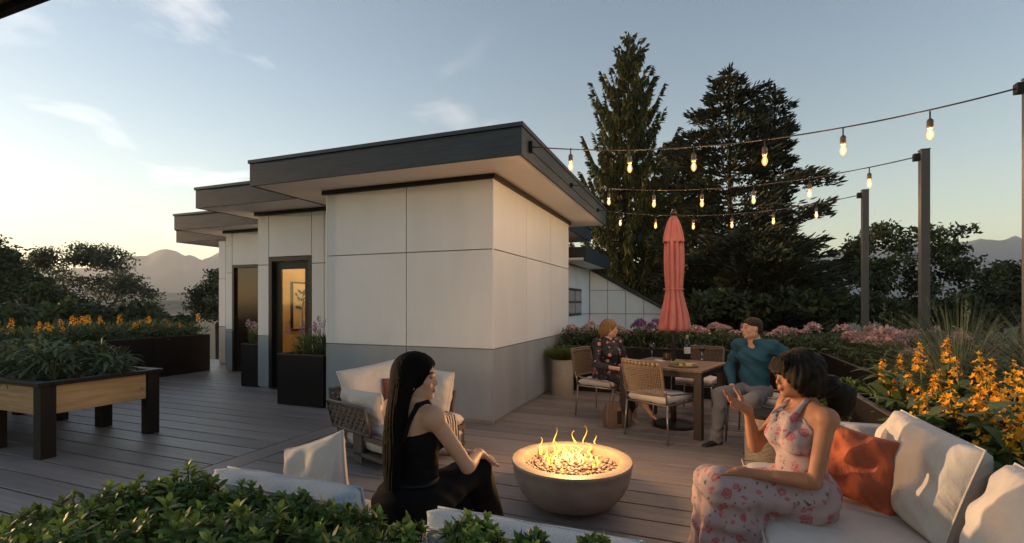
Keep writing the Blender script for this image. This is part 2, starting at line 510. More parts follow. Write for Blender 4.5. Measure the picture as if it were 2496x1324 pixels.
# door
dr = empty('door', (0, 0, 0)); dr.parent = bld
DO = Vector((-6.34, 6.27, 0)); dr.location = DO - BO
def dx(name, b, m, bevel=0.003, par=None):
    o = boxo(name, b, m, None, bevel); o.parent = par or dr; o.location = Vector(o.location) - DO; return o
for b in ((-6.798, -6.735, 6.20, 6.36, 0.01, 2.23), (-5.945, -5.877, 6.20, 6.36, 0.01, 2.23), (-6.735, -5.945, 6.20, 6.36, 2.16, 2.23), (-6.735, -5.945, 6.2, 6.36, 0.0, 0.03)):
    dx('frame', b, M['dark_frame'])
for b in ((-6.73, -6.60, 6.27, 6.315, 0.032, 2.155), (-6.08, -5.95, 6.27, 6.315, 0.032, 2.155), (-6.60, -6.08, 6.27, 6.315, 2.03, 2.155), (-6.60, -6.08, 6.27, 6.315, 0.032, 0.25)):
    dx('leaf_rail', b, M['dark_frame'])
M['door_glass'] = mat('door_glass', (0.9, 0.9, 0.88), 0.03, trans=1.0, c2=(.9, .9, .88))
dx('pane', (-6.598, -6.082, 6.288, 6.296, 0.252, 2.028), M['door_glass'], 0)
MB().tube([(0, 0, -.35), (0, 0, .35)], 0.012).build('handle', M['chair_metal'], dr, loc=Vector((-6.115, 6.245, 1.05)) - DO)
# lit room behind the glass door
M['room'] = mat('warm_interior_wall', (0.62, 0.45, 0.22), 0.9, c2=(0.5, 0.34, 0.15), nscale=2.5)
M['room_floor'] = mat('interior_floor', (0.3, 0.16, 0.07), 0.6)
room = MB()
room.box(-7.0, -5.88, 7.40, 7.44, 0, 2.5)
room.box(-7.002, -6.99, 6.37, 7.4, 0, 2.5)
room.box(-5.885, -5.88, 6.37, 7.4, 0, 2.5)
room.box(-7.0, -5.88, 6.37, 7.44, 2.5, 2.53)
room.build('interior_wall', M['room'], bld, loc=-BO)
boxr = MB().box(-6.98, -5.89, 6.37, 7.39, 0, 0.02).build('interior_floor', M['room_floor'], bld, loc=-BO)
M['painting'] = mat('leaf_print', (0.6, 0.52, 0.36), 0.7, c2=(0.55, 0.47, 0.32), nscale=4)
pa = bx('picture_frame', (-6.99, -6.96, 6.86, 7.36, 0.95, 1.85), M['dark_frame'], 0.003)
pic = MB().box(-0.22, 0.22, -0.006, 0, -0.42, 0.42).build('canvas', M['painting'], pa, loc=(.022, 0, 0))
pic.rotation_euler = (0, 0, R(90))
rr = random.Random(3)
for k in range(16):
    a = rr.uniform(0.2, 1.3) + (k % 2) * 1.6; L = rr.uniform(0.09, 0.19); bx0, bz0 = rr.uniform(-.12, .06), rr.uniform(-.12, .25)
    p = [Vector((0, 0, 0)), Vector((L * .5 - .0, 0, .028)), Vector((L, 0, 0)), Vector((L * .5, 0, -.028))]
    mb = MB(); mb.m = Matrix.Translation((bx0, -.008 - k * 0.0004, bz0)) @ Matrix.Rotation(-a, 4, 'Y'); mb.add(p, [(0, 1, 2, 3)])
    mb.build('leaf_motif', mat('print_green', (0.03, 0.075, 0.03), 0.8) if k == 0 else bpy.data.materials['print_green'], pic)
ceil = MB().box(-6.5, -6.1, 6.7, 7.1, 2.46, 2.49).build('ceiling_lamp', emat('ceiling_lamp', (1.0, 0.68, 0.32), 7.0), bld, loc=-BO)
# third volume at y = 7.5
YC = 7.522
bx('wall', (-9.43, -9.26, YC, 8.25, 0.0, 2.995), M['joint'], 0)
bx('wall', (-8.33, -7.052, YC, 8.25, 0.0, 2.995), M['joint'], 0)
bx('wall', (-9.26, -8.33, YC, 8.25, 2.262, 2.995), M['joint'], 0)
face_y(YC, [-9.451, -9.26]); face_y(YC, [-8.33, -7.06])
face_y(YC, [-9.26, -8.33], zs=(2.262, 2.97), mu=M['clad'], ml=M['clad'])
face_x(-9.43, [YC - .02, 8.27], sgn=-1)
bx('shadow_trim', (-9.49, -7.06, YC - 0.068, YC - 0.022, 2.945, 2.998), M['black_metal'], 0.002)
M['bronze_glass'] = mat('bronze_reflective_glass', (0.05, 0.03, 0.018), 0.12, metal=0.5, spec=0.8)
d2 = empty('door', Vector((-8.8, 7.56, 0)) - BO, parent=bld)
def d2x(n, b, m):
    o = boxo(n, b, m, None, .003); o.parent = d2; o.location = Vector(o.location) - Vector((-8.8, 7.56, 0)); return o
for b in ((-9.258, -9.21, 7.50, 7.66, 0.01, 2.258), (-8.38, -8.332, 7.50, 7.66, 0.01, 2.258), (-9.21, -8.38, 7.5, 7.66, 2.21, 2.258)):
    d2x('frame', b, M['dark_frame'])
d2x('door_panel', (-9.208, -8.382, 7.55, 7.6, 0.01, 2.208), M['bronze_glass'])
# fourth volume
YD = 8.322
bx('wall', (-10.67, -9.452, YD, 10.5, 0.0, 2.995), M['joint'], 0)
face_y(YD, [-10.69, -10.46, -9.47], zs=(0.03, 0.9, 2.04, 2.97))
bx('shadow_trim', (-10.74, -9.47, YD - 0.068, YD - 0.022, 2.945, 2.998), M['black_metal'], 0.002)

# ---- stepped flat roofs: soffit at 3.0, fascia boards to 3.29, coping above
def roof(x0, x1, y0, y1, z0=3.0, zf=3.285, zc=3.335, right=True, left=True):
    bx('soffit', (x0 + .03, x1 - .03, y0 + .03, y1 - .03, z0 + 0.004, z0 + 0.05), M['soffit'], 0)
    bx('roof_deck', (x0 + .035, x1 - .035, y0 + .035, y1 - .035, z0 + .06, zc - .02), M['shingle'], 0)
    bx('fascia', (x0, x1, y0, y0 + .028, z0 - .004, zf), M['fascia'], 0.002)
    if right: bx('fascia', (x1 - .028, x1, y0 + .03, y1, z0 - .004, zf), M['fascia'], 0.002)
    if left: bx('fascia', (x0, x0 + .028, y0 + .03, y1, z0 - .004, zf), M['fascia'], 0.002)
    bx('coping', (x0 - .018, x1 + .018, y0 - .018, y0 + .1, zf + .004, zc), M['coping'], 0.004)
    if right: bx('coping', (x1 - .1, x1 + .018, y0 + .102, y1 + .018, zf + .004, zc), M['coping'], 0.004)
    if left: bx('coping', (x0 - .018, x0 + .1, y0 + .102, y1 + .018, zf + .004, zc), M['coping'], 0.004)

roof(-5.51, -1.70, 4.72, 9.65)
roof(-7.62, -5.512, 5.51, 9.4, right=False)
roof(-10.3, -7.622, 6.98, 10.6, right=False)
roof(-12.35, -10.302, 8.42, 12.0, right=False)
roof(-6.0, -2.5, 9.70, 12.1)
bx('wall', (-5.6, -3.0, 9.0, 11.8, -3.0, 2.995), M['joint'], 0)

# string-light brackets on the side fascia
ATT = [4.96, 6.77, 8.74]
for i, ya in enumerate(ATT):
    bx('bracket', (-1.699, -1.655, ya - .03, ya + .03, 3.08, 3.20) if i == 0 else (-1.699, -1.66, ya - .022, ya + .022, 3.11, 3.17), M['black_metal'], 0.002)
MB().tube([(-1.69, 4.96, 3.12), (-1.69, 6.77, 3.12), (-1.69, 8.74, 3.12)], 0.006).build('conduit', M['black_metal'], bld, loc=-BO)

# ------------------------------------------------------------------ overhead canopy corner, top left
can = empty('overhead_canopy', (-4.0, 0.2, 0))
tag(can, 'brown canopy corner overhead in the top left, dark edge board', 'canopy')
MB().box(-2.5, 3.0, -1.2, .862, 2.63, 2.66).build('soffit', mat('canopy_soffit', (0.42, 0.29, 0.2), 0.6), can)
MB().box(-2.5, 3.0, .864, .89, 2.6, 2.8).build('edge_board', M['dark_wood'], can, bevel=.003)
MB().box(-2.5, 3.0, -1.2, .86, 2.665, 2.8).build('roof_deck', M['shingle'], can)
for xx in (-2.4,):
    MB().box(xx - .06, xx + .06, -1.1, -.98, 0, 2.69).build('post', M['dark_wood'], can, bevel=.004)

# ------------------------------------------------------------------ neighbouring pale house with sloping gable
hs_ = empty('neighbour_house', (-1.5, 14.5, 0))
tag(hs_, 'pale blue-grey panelled house with sloping gable behind the building', 'house')
HO = Vector((-1.5, 14.5, 0))
M['house_joint'] = mat('house_joint', (.42, .45, .48), .8)
YH = 14.5
cI = onY(1437, 740, YH).x                       # inner corner
xr = onY(1612, 740, YH).x
def zy(px, py): return onY(px, py, YH).z
g0, g1 = onY(1437, 655, YH), onY(1612, 750, YH)
slope = (g1.z - g0.z) / (g1.x - g0.x)
zt = lambda x: g0.z + slope * (x - g0.x)
zb, z1, z2 = -6.0, zy(1500, 765), zy(1500, 708)
xsH = [cI] + [onY(p, 740, YH).x for p in (1481, 1525, 1569)] + [xr]
wb = MB()
wb.add([(cI, YH + .03, zb), (xr, YH + .03, zb), (xr, YH + .03, zt(xr) - .02), (cI, YH + .03, zt(cI) - .02),
        (cI, YH + .3, zb), (xr, YH + .3, zb), (xr, YH + .3, zt(xr) - .02), (cI, YH + .3, zt(cI) - .02)],
       [(0, 1, 2, 3), (7, 6, 5, 4), (0, 4, 5, 1), (1, 5, 6, 2), (3, 2, 6, 7), (0, 3, 7, 4)])
wb.build('wall', M['house_joint'], hs_, loc=-HO)
for i in range(4):
    a, b = xsH[i] + .012, xsH[i + 1] - .012
    for (q0, q1) in ((zb, z1), (z1, z2), (z2, 99)):
        t0, t1 = min(q1 - .012, zt(a) - .05), min(q1 - .012, zt(b) - .05)
        if t0 <= q0 + .02: continue
        if t1 <= q0 + .02:                      # the slope crosses the joint: a triangle
            b2 = g0.x + (q0 + .07 - g0.z) / slope
            pts = [(a, q0 + .012), (b2, q0 + .012), (a, t0)]
        else:
            pts = [(a, q0 + .012), (b, q0 + .012), (b, t1), (a, t0)]
        n = len(pts)
        v = [(x, YH, z) for x, z in pts] + [(x, YH + .028, z) for x, z in pts]
        MB().add(v, [tuple(range(n)), tuple(range(2 * n - 1, n - 1, -1))] + [(i_, n + i_, n + (i_ + 1) % n, (i_ + 1) % n) for i_ in range(n)]).build('panel', M['house'], hs_, loc=-HO)
# sloping coping
dxx = (xr - cI)
a0, a1 = cI - 1.4, xr + .05
cp = MB().add([(a0, YH - .12, zt(a0)), (a1, YH - .12, zt(a1)), (a1, YH + .4, zt(a1)), (a0, YH + .4, zt(a0)),
               (a0, YH - .12, zt(a0) + .07), (a1, YH - .12, zt(a1) + .07), (a1, YH + .4, zt(a1) + .07), (a0, YH + .4, zt(a0) + .07)],
              [(3, 2, 1, 0), (4, 5, 6, 7), (0, 1, 5, 4), (1, 2, 6, 5), (2, 3, 7, 6), (3, 0, 4, 7)])
cp.build('coping', M['coping'], hs_, loc=-HO)
MB().box(xr - .02, xr + .08, YH - .03, YH + .3, zb, zt(xr) - .02).build('corner_board', M['house'], hs_, loc=-HO)
# side wall with the window, running towards us at the inner corner
bxh = lambda n, b, m, bev=.003: boxo(n, tuple(v - o for v, o in zip(b, (HO.x, HO.x, HO.y, HO.y, 0, 0))), m, hs_, bev)
bxh('wall', (cI - .3, cI - .03, 11.4, YH + .3, zb, zt(cI) - .05), M['joint'], 0)
for ya, yb in ((11.42, 12.9), (12.9, 14.48)):
    for q0, q1 in ((zb, z1), (z1, zt(cI) - .06)):
        bxh('panel', (cI - .03, cI, ya + .01, yb - .01, q0 + .01, q1 - .01), M['house'], .002)
w0, w1 = onX(1380, 704, cI), onX(1415, 768, cI)
wf = bxh('window', (cI - .03, cI + .03, min(w0.y, 12.4), w1.y, w1.z, w0.z + .03), M['dark_frame'])
wc = (min(w0.y, 12.4) + w1.y) / 2; zc_ = (w1.z + w0.z) / 2
M['win_glass'] = mat('curtained_glass', (0.30, 0.28, 0.29), 0.15, c2=(0.22, 0.2, 0.21), nscale=3, stretch=(1, 6, .5))
hw, hh = (w1.y - wc), (w0.z - w1.z) / 2
for a in (-1, 1):
    for b in (-1, 1):
        MB().box(0, .006, min(a * .035, a * (hw - .05)), max(a * .035, a * (hw - .05)), min(b * .03, b * (hh - .05)), max(b * .03, b * (hh - .05))).build('pane', M['win_glass'], wf, loc=(.031, 0, 0))
bxh('eave_soffit', (cI - .3, cI + .55, 11.2, YH - .13, zt(cI) - .03, zt(cI) + .03), M['soffit'])
bxh('eave_fascia', (cI + .55, cI + .6, 11.2, YH - .13, zt(cI) - .05, zt(cI) + .3), M['fascia'])
bxh('roof_deck', (cI - 1.2, cI + .55, 11.2, YH + .5, zt(cI) + .05, zt(cI) + .28), M['shingle'])

# ------------------------------------------------------------------ light posts
PX_, PZ = 2.38, 3.17
POSTY = [4.86, 6.74, 8.80]
for i, yy in enumerate(POSTY):
    p = empty('light_post', (PX_, yy, 0))
    tag(p, ['nearest grey metal post, at the right picture edge, holding the top string', 'grey metal post in the middle of the row, rising from the grasses', 'farthest and shortest looking grey metal post, before the leafy tree'][i], 'post', 'string light posts')
    MB().box(-.042, .042, -.042, .042, 0.3, PZ).build('shaft', M['post'], p, bevel=.004)
    MB().box(-.046, .046, -.046, .046, PZ, PZ + .012).build('cap', M['post'], p, bevel=.003)
    MB().box(-.10, -.043, -.03, .03, PZ - .11, PZ - .03).build('bracket', M['black_metal'], p, bevel=.003)
# ------------------------------------------------------------------ planters round the deck
def trough(label, cat_, x0, x1, y0, y1, h, faces, name='planter_box', seam=1.25, rim=0.035, group=None):
    """metal trough; faces = which sides get separate seam panels ('x0','x1','y0','y1')"""
    c = Vector(((x0 + x1) / 2, (y0 + y1) / 2, 0))
    t = empty(name, c); tag(t, label, cat_, group)
    def b(n, q, m, bev=.003):
        o = boxo(n, q, m, None, bev); o.parent = t; o.location = Vector(o.location) - c; return o
    th = .03
    for key, (a0, a1, b0, b1) in dict(x0=(x0, x0 + th, y0, y1), x1=(x1 - th, x1, y0, y1), y0=(x0 + th, x1 - th, y0, y0 + th), y1=(x0 + th, x1 - th, y1 - th, y1)).items():
        if key in faces:
            if key[0] == 'x':
                n = max(1, round((b1 - b0) / seam)); s = (b1 - b0) / n
                for i in range(n): b('panel', (a0, a1, b0 + i * s + .002, b0 + (i + 1) * s - .002, 0.004, h - .012), M['corten'])
            else:
                n = max(1, round((a1 - a0) / seam)); s = (a1 - a0) / n
                for i in range(n): b('panel', (a0 + i * s + .002, a0 + (i + 1) * s - .002, b0, b1, 0.004, h - .012), M['corten'])
        else: b('panel', (a0, a1, b0, b1, 0.004, h - .012), M['corten'])
    for q in ((x0 - .004, x0 + rim, y0 - .004, y1 + .004), (x1 - rim, x1 + .004, y0 - .004, y1 + .004), (x0 + rim, x1 - rim, y0 - .004, y0 + rim), (x0 + rim, x1 - rim, y1 - rim, y1 + .004)):
        b('rim', (*q, h - .012, h), M['corten_rim'], .002)
    b('soil', (x0 + th, x1 - th, y0 + th, y1 - th, .02, h - .07), M['soil'], 0)
    return t

trough('long dark planter behind the dining table, full of dusty pink flowers', 'planter', -2.27, 2.9, 7.9, 9.1, .75, ('y0',))
trough('dark planter on the right side past the leafy pot, holding tall grasses', 'planter', 1.65, 2.9, 4.53, 7.88, .75, ('x0',))
trough('dark planter along the right sofa, holding orange flower spikes', 'planter', 1.13, 2.55, -.6, 4.51, .75, ('x0', 'y1'))
trough('long dark planter at the left deck edge, topped with orange flowers', 'planter', -11.4, -9.85, .5, 7.45, .79, ('x1',))
trough('black square planter with lavender beside the lit glass door', 'planter', -5.66, -4.83, 5.31, 6.1, .73, ())
trough('smaller black planter with pale lilac flowers at the far dark door', 'planter', -7.49, -7.09, 6.24, 6.66, .745, ())
trough('low dark planter in the foreground holding the clipped hedge', 'planter', -3.4, .9, .42, 1.28, .42, ())
par = empty('parapet_ledge', (2.75, 3.5, 0)); tag(par, 'blue-grey metal ledge outside the orange flower planter at far right', 'ledge')
M['ledge'] = mat('blue_grey_ledge_metal', (0.16, 0.18, 0.2), 0.35, metal=.6)
MB().box(-.15, .1, -4.0, 1.0, .60, .64).build('cap', M['ledge'], par, bevel=.004)
MB().box(.2, .45, -4.0, 2.5, .42, .46).build('cap', M['ledge'], par, bevel=.004)
MB().box(-.1, .4, -4.0, 1.0, -.3, .41).build('upstand', M['corten'], par)

# raised planting table
rt = empty('raised_planter_table', (-6.6, 3.15, 0)); tag(rt, 'raised planting table with tan board sides and dark timber legs', 'planter table')
x0, x1, y0, y1, H = -1.75, .93, -.53, .53, .71
for lx in (.87, .04, -.82, -1.69):
    for ly in (-.47, .47):
        MB().box(lx - .06, lx + .06, ly - .06, ly + .06, 0, H - .035).build('leg', M['dark_wood'], rt, bevel=.004)
for k, (a, b) in enumerate(((-1.63, -.88), (-.76, -.02), (.10, .81))):
    for ly in (-.47, .47):
        boxo('side_board', (a + .002, b - .002, ly - .028, ly + .028, .40, H - .04), M['wood_tan'], rt)
boxo('end_board', (.842, .898, -.408, .408, .40, H - .04), M['wood_tan'], rt)
boxo('end_board', (-1.72, -1.66, -.408, .408, .40, H - .04), M['wood_tan'], rt)
for q in ((x0 - .03, x1 + .03, y0 - .03, y0 + .07), (x0 - .03, x1 + .03, y1 - .07, y1 + .03), (x0 - .03, x0 + .07, y0 + .072, y1 - .072), (x1 - .07, x1 + .03, y0 + .072, y1 - .072)):
    boxo('rim', (*q, H - .033, H + .006), M['dark_wood'], rt, .004)
boxo('soil', (-1.65, .83, -.44, .44, .42, H - .06), M['soil'], rt, 0)

# ------------------------------------------------------------------ cushions
def pillow_mesh(w, h, t, seed=0, n=26, pinch=.05, wr=.012, power=.42, piping=True, boxy=False):
    rs = np.random.RandomState(seed)
    u = np.linspace(-1, 1, n); U, V = np.meshgrid(u, u)
    if boxy: prof = np.clip((1 - np.abs(U) ** 10) * (1 - np.abs(V) ** 10), 0, 1) ** .35
    else: prof = np.clip((1 - U ** 4) * (1 - V ** 4), 0, 1) ** power * (1 - .22 * (U ** 2 + V ** 2) / 2)
    sx = 1 - pinch * (1 - V ** 2) ; sy = 1 - pinch * (1 - U ** 2)
    X = U * w / 2 * sx; Y = V * h / 2 * sy
    ph = rs.rand(8) * 6.28
    wn_ = (np.sin(7 * U + 3 * V + ph[0]) + np.sin(5 * V - 6 * U + ph[1]) + .7 * np.sin(11 * U * V + ph[2]) + .6 * np.sin(13 * (U + V) + ph[3]) * (U ** 2 + V ** 2))
    edge = np.clip(prof * 1.5, 0, 1)
    Zt = t / 2 * prof + wr * wn_ * .4 * edge
    Zb = -t / 2 * prof + wr * np.roll(wn_, 3, 0) * .3 * edge
    V1 = np.stack([X, Y, Zt], -1).reshape(-1, 3); V2 = np.stack([X, Y, Zb - .004], -1).reshape(-1, 3)
    idx = np.arange(n * n).reshape(n, n)
    q = np.stack([idx[:-1, :-1], idx[:-1, 1:], idx[1:, 1:], idx[1:, :-1]], -1).reshape(-1, 4)
    per = np.concatenate([idx[0, :], idx[1:, -1], idx[-1, -2::-1], idx[-2:0:-1, 0]])
    side = np.stack([per, np.roll(per, -1), np.roll(per, -1) + n * n, per + n * n], -1)[:, ::-1]
    Q = np.concatenate([q, q[:, ::-1] + n * n, side])
    return np.concatenate([V1, V2]), Q, V1[per]


def pillow(name, w, h, t, m, parent, loc, rot, seed=0, piping=None, **kw):
    V_, Q_, per = pillow_mesh(w, h, t, seed, **kw)
    o = mesh_np(name, V_, Q_, m, parent, smooth=True)
    o.location = loc
    if isinstance(rot, Matrix): o.rotation_euler = rot.to_euler()
    else: o.rotation_euler = rot
    if piping:
        pts = [tuple(p) for p in per] + [tuple(per[0])]
        MB().tube(pts, .0045, 6, cap=False).build('piping', piping, o, smooth=True)
    return o


def frame_rot(right, up):
    """local x -> right, local y -> up, local z -> right x up"""
    r_ = Vector(right).normalized(); u = Vector(up); u = (u - r_ * u.dot(r_)).normalized(); n = r_.cross(u)
    return Matrix((r_, u, n)).transposed()


def slab_cushion(name, b, m, parent, r=.045, seed=0, crown=.012, pipe=None):
    x0, x1, y0, y1, z0, z1 = b
    cx, cy, cz = (x0 + x1) / 2, (y0 + y1) / 2, (z0 + z1) / 2
    V_, Q_, per = pillow_mesh(x1 - x0, y1 - y0, z1 - z0, seed, n=40, pinch=.004, wr=.006, boxy=True)
    o = mesh_np(name, V_, Q_, m, parent, smooth=True); o.location = (cx, cy, cz)
    # boxy profile: push the sides out to a flat band
    w2 = o.modifiers.new('s', 'SMOOTH'); w2.factor = .4; w2.iterations = 2
    if pipe:
        for s in (1, -1):
            hx, hy, z = (x1 - x0) / 2 - .012, (y1 - y0) / 2 - .012, s * (z1 - z0) * .36
            MB().tube([(-hx, -hy, z), (hx, -hy, z), (hx, hy, z), (-hx, hy, z), (-hx, -hy, z)], .005, 6, cap=False).build('piping', pipe, o, smooth=True)
    return o


def weave_panel(parent, w, h, org, right, up, sw=.028, gap=.012, name='strap', rimr=.016):
    """basket weave panel of flat straps in the plane org + right*u + up*v; every strap its own object"""
    rot = frame_rot(right, up)
    def strip(L, nwaves, phase):
        n = nwaves * 4 + 1; vs = []; 
        for i in range(n):
            s = i / (n - 1); zo = .006 * math.sin(s * nwaves * math.pi + phase)
            vs += [(s * L, -sw / 2, zo), (s * L, sw / 2, zo)]
        for i in range(n):
            s = i / (n - 1); zo = .006 * math.sin(s * nwaves * math.pi + phase) - .004
            vs += [(s * L, -sw / 2, zo), (s * L, sw / 2, zo)]
        f = []
        for i in range(n - 1):
            a = 2 * i
            f += [(a, a + 1, a + 3, a + 2), (a + 2 * n, a + 2 * n + 2, a + 2 * n + 3, a + 2 * n + 1), (a, a + 2, a + 2 + 2 * n, a + 2 * n), (a + 1, a + 1 + 2 * n, a + 3 + 2 * n, a + 3)]
        return MB().add(vs, f)
    nu, nv = int(w / (sw + gap)), int(h / (sw + gap))
    base = {}
    R_ = Vector(right).normalized(); U_ = (Vector(up) - R_ * Vector(up).dot(R_)).normalized(); org = Vector(org)
    for j in range(nv):
        p = org + U_ * ((j + .5) * h / nv)
        k = ('h', j % 2)
        if k not in base: base[k] = strip(w, nu, math.pi * (j % 2) + 0.0).build(name, M['wicker'], parent, smooth=True); o = base[k]
        else: o = inst(base[k], parent)
        o.location = p; o.rotation_euler = rot.to_euler()
    rot2 = frame_rot(U_, -R_)
    for i in range(nu):
        p = org + R_ * ((i + .5) * w / nu)
        k = ('v', i % 2)
        if k not in base: base[k] = strip(h, nv, math.pi * (i % 2) + math.pi / 2).build(name, M['wicker'], parent, smooth=True); o = base[k]
        else: o = inst(base[k], parent)
        o.location = p; o.rotation_euler = rot2.to_euler()
    a, b, c, d_ = org, org + R_ * w, org + R_ * w + U_ * h, org + U_ * h
    MB().tube([a, b, c, d_, a], rimr, 8, cap=False).build('rim_tube', M['sofa_frame'], parent, smooth=True)


# armchair by the wall, turned towards the fire
ac = empty('lounge_armchair', (-2.66, 3.96, 0), R(-20)); tag(ac, 'woven strap lounge armchair with cream cushions in front of the wall', 'armchair')
slab_cushion('seat_cushion', (-.36, .44, -.40, .40, .12, .29), M['cream'], ac, seed=2)
slab_cushion('seat_cushion', (-.34, .47, -.395, .395, .27, .41), M['cream'], ac, seed=3)
for sy in (-1, 1):
    MB().tube([(.42, sy * .42, 0), (.42, sy * .42, .3)], .018, 4).build('leg', M['sofa_frame'], ac)
    MB().box(-.40, -.30, sy * .425 - .012, sy * .425 + .012, 0, .3).build('leg', M['sofa_frame'], ac)
    MB().box(-.12, .02, sy * .425 - .012, sy * .425 + .012, .03, .33).build('arm_bracket', M['sofa_frame'], ac)
    boxo('side_rail', (-.40, .44, sy * .425 - .012, sy * .425 + .012, .085, .12), M['sofa_frame'], ac)
    boxo('side_rail', (.05, .44, sy * .425 - .014, sy * .425 + .014, .235, .28), M['chair_wood'], ac)
boxo('front_rail', (.42, .445, -.41, .41, .235, .28), M['chair_wood'], ac)
boxo('front_rail', (-.4, .44, -.41, .41, .085, .115), M['sofa_frame'], ac)
weave_panel(ac, .62, .26, (-.42, -.46, .30), (1, 0, 0), (0, -.25, 1))
weave_panel(ac, .62, .26, (-.42, .46, .30), (1, 0, 0), (0, .25, 1))
weave_panel(ac, .90, .34, (-.44, -.45, .30), (0, 1, 0), (-.3, 0, 1))
pillow('arm_cushion', .66, .34, .15, M['cream'], ac, (-.08, -.36, .49), frame_rot((1, 0, .03), (0, -.15, 1)), seed=5, piping=M['cream'])
pillow('back_cushion', .70, .46, .20, M['cream'], ac, (-.34, -.05, .62), frame_rot((.12, 1, .12), (-.35, 0, 1)), seed=6, piping=M['cream'])
pillow('side_cushion', .50, .42, .15, M['cream'], ac, (.12, .33, .58), frame_rot((1, -.1, 0), (0, .22, 1)), seed=7, piping=M['cream'])
M['plum'] = mat('dusty_red_cushion', (0.25, 0.075, 0.06), 0.85)
pl = pillow('throw_pillow', .36, .32, .12, M['plum'], None, (0, 0, 0), frame_rot((.3, 1, 0), (-.35, 0, 1)), seed=8)
pl.location = ac.matrix_basis @ Vector((-.13, .10, .56)); pl.rotation_euler = (Matrix.Rotation(R(-20), 3, 'Z') @ frame_rot((.3, 1, 0), (-.35, 0, 1))).to_euler()
tag(pl, 'dusty red throw pillow on the woven armchair, mostly behind the long-haired woman', 'pillow')
# striped throw over the seat front
th_v = []; th_f = []
path = [(.10, .418), (.25, .425), (.40, .424), (.472, .405), (.492, .34), (.497, .26), (.505, .17)]
for i, (px_, pz_) in enumerate(path):
    for j in range(9):
        th_v.append((px_ + .006 * math.sin(j * 2.1 + i), -.02 + j * .033 + .01 * i, pz_ + .006 * math.sin(j * 1.7 + i * .9)))
for i in range(len(path) - 1):
    for j in range(8): th_f.append((i * 9 + j, i * 9 + j + 1, (i + 1) * 9 + j + 1, (i + 1) * 9 + j))
mth = bpy.data.materials.new('striped_throw'); mth.use_nodes = True
n_, l_ = mth.node_tree.nodes, mth.node_tree.links
tc_ = n_.new('ShaderNodeTexCoord'); wv = n_.new('ShaderNodeTexWave'); wv.inputs['Scale'].default_value = 11; wv.bands_direction = 'Y'; wv.inputs['Distortion'].default_value = 1.2
cr_ = n_.new('ShaderNodeValToRGB'); cr_.color_ramp.interpolation = 'CONSTANT'
cr_.color_ramp.elements[0].color = (.025, .022, .02, 1); cr_.color_ramp.elements[1].color = (.5, .44, .37, 1); cr_.color_ramp.elements[1].position = .5
l_.new(tc_.outputs['Object'], wv.inputs[0]); l_.new(wv.outputs['Color'], cr_.inputs[0]); l_.new(cr_.outputs[0], n_['Principled BSDF'].inputs['Base Color'])
n_['Principled BSDF'].inputs['Roughness'].default_value = .9
tw = MB().add(th_v, th_f).build('throw_blanket', mth, None, smooth=True)
sm = tw.modifiers.new('t', 'SOLIDIFY'); sm.thickness = .008; sm.offset = 1
tw.location = ac.location; tw.rotation_euler = ac.rotation_euler
tag(tw, 'black and cream striped throw hanging over the armchair seat', 'throw')
fr = MB()
for j in range(17):
    yy = .04 + j * .0165
    fr.tube([(.507, yy, .172), (.512, yy + .004, .13)], .003, 4)
fr.build('fringe', M['cream'], tw)

# right sectional sofa along the planter
rs_ = empty('sectional_sofa', (.68, 2.2, 0)); tag(rs_, 'cream sectional sofa along the right planter, woman in floral dress seated on it', 'sofa')
slab_cushion('seat_cushion', (-.41, .38, -.02, 1.44, .20, .42), M['cream'], rs_, seed=11, pipe=M['cream'])
slab_cushion('seat_cushion', (-.41, .38, -1.6, -.04, .20, .42), M['cream'], rs_, seed=12, pipe=M['cream'])
boxo('base_frame', (-.39, .40, -1.6, 1.5, .10, .19), M['sofa_frame'], rs_)
for lx in (-.36, .36):
    for ly in (-1.5, 0, 1.46): MB().box(lx - .02, lx + .02, ly - .02, ly + .02, 0, .1).build('leg', M['sofa_frame'], rs_)
weave_panel(rs_, 1.45, .38, (.405, -.02, .24), (0, 1, 0), (.12, 0, 1), sw=.035)
weave_panel(rs_, 1.45, .38, (.405, -1.55, .24), (0, 1, 0), (.12, 0, 1), sw=.035)
weave_panel(rs_, .48, .30, (-.07, 1.50, .24), (1, 0, 0), (0, .12, 1), sw=.035)
pillow('end_cushion', .48, .34, .15, M['cream'], rs_, (.19, 1.40, .53), frame_rot((1, 0, 0), (0, .2, 1)), seed=14, piping=M['cream'], pinch=.02, power=.3)
pillow('back_cushion', .80, .46, .23, M['cream'], rs_, (.335, .735, .63), frame_rot((.03, -1, 0), (.33, 0, 1)), seed=21, piping=M['cream'], pinch=.02, power=.3, wr=.016, n=34)
pillow('back_cushion', .74, .46, .23, M['cream'], rs_, (.35, -.19, .63), frame_rot((-.04, -1, 0), (.33, 0, 1)), seed=22, piping=M['cream'], pinch=.02, power=.3, wr=.016, n=34)
op = pillow('throw_pillow', .38, .38, .15, M['rust'], None, (.79, 3.0, .60), frame_rot((.82, -.55, -.12), (.18, .3, 1)), seed=31, pinch=.09, wr=.02, n=34)
tag(op, 'rust orange throw pillow on the sofa behind the seated woman', 'pillow')

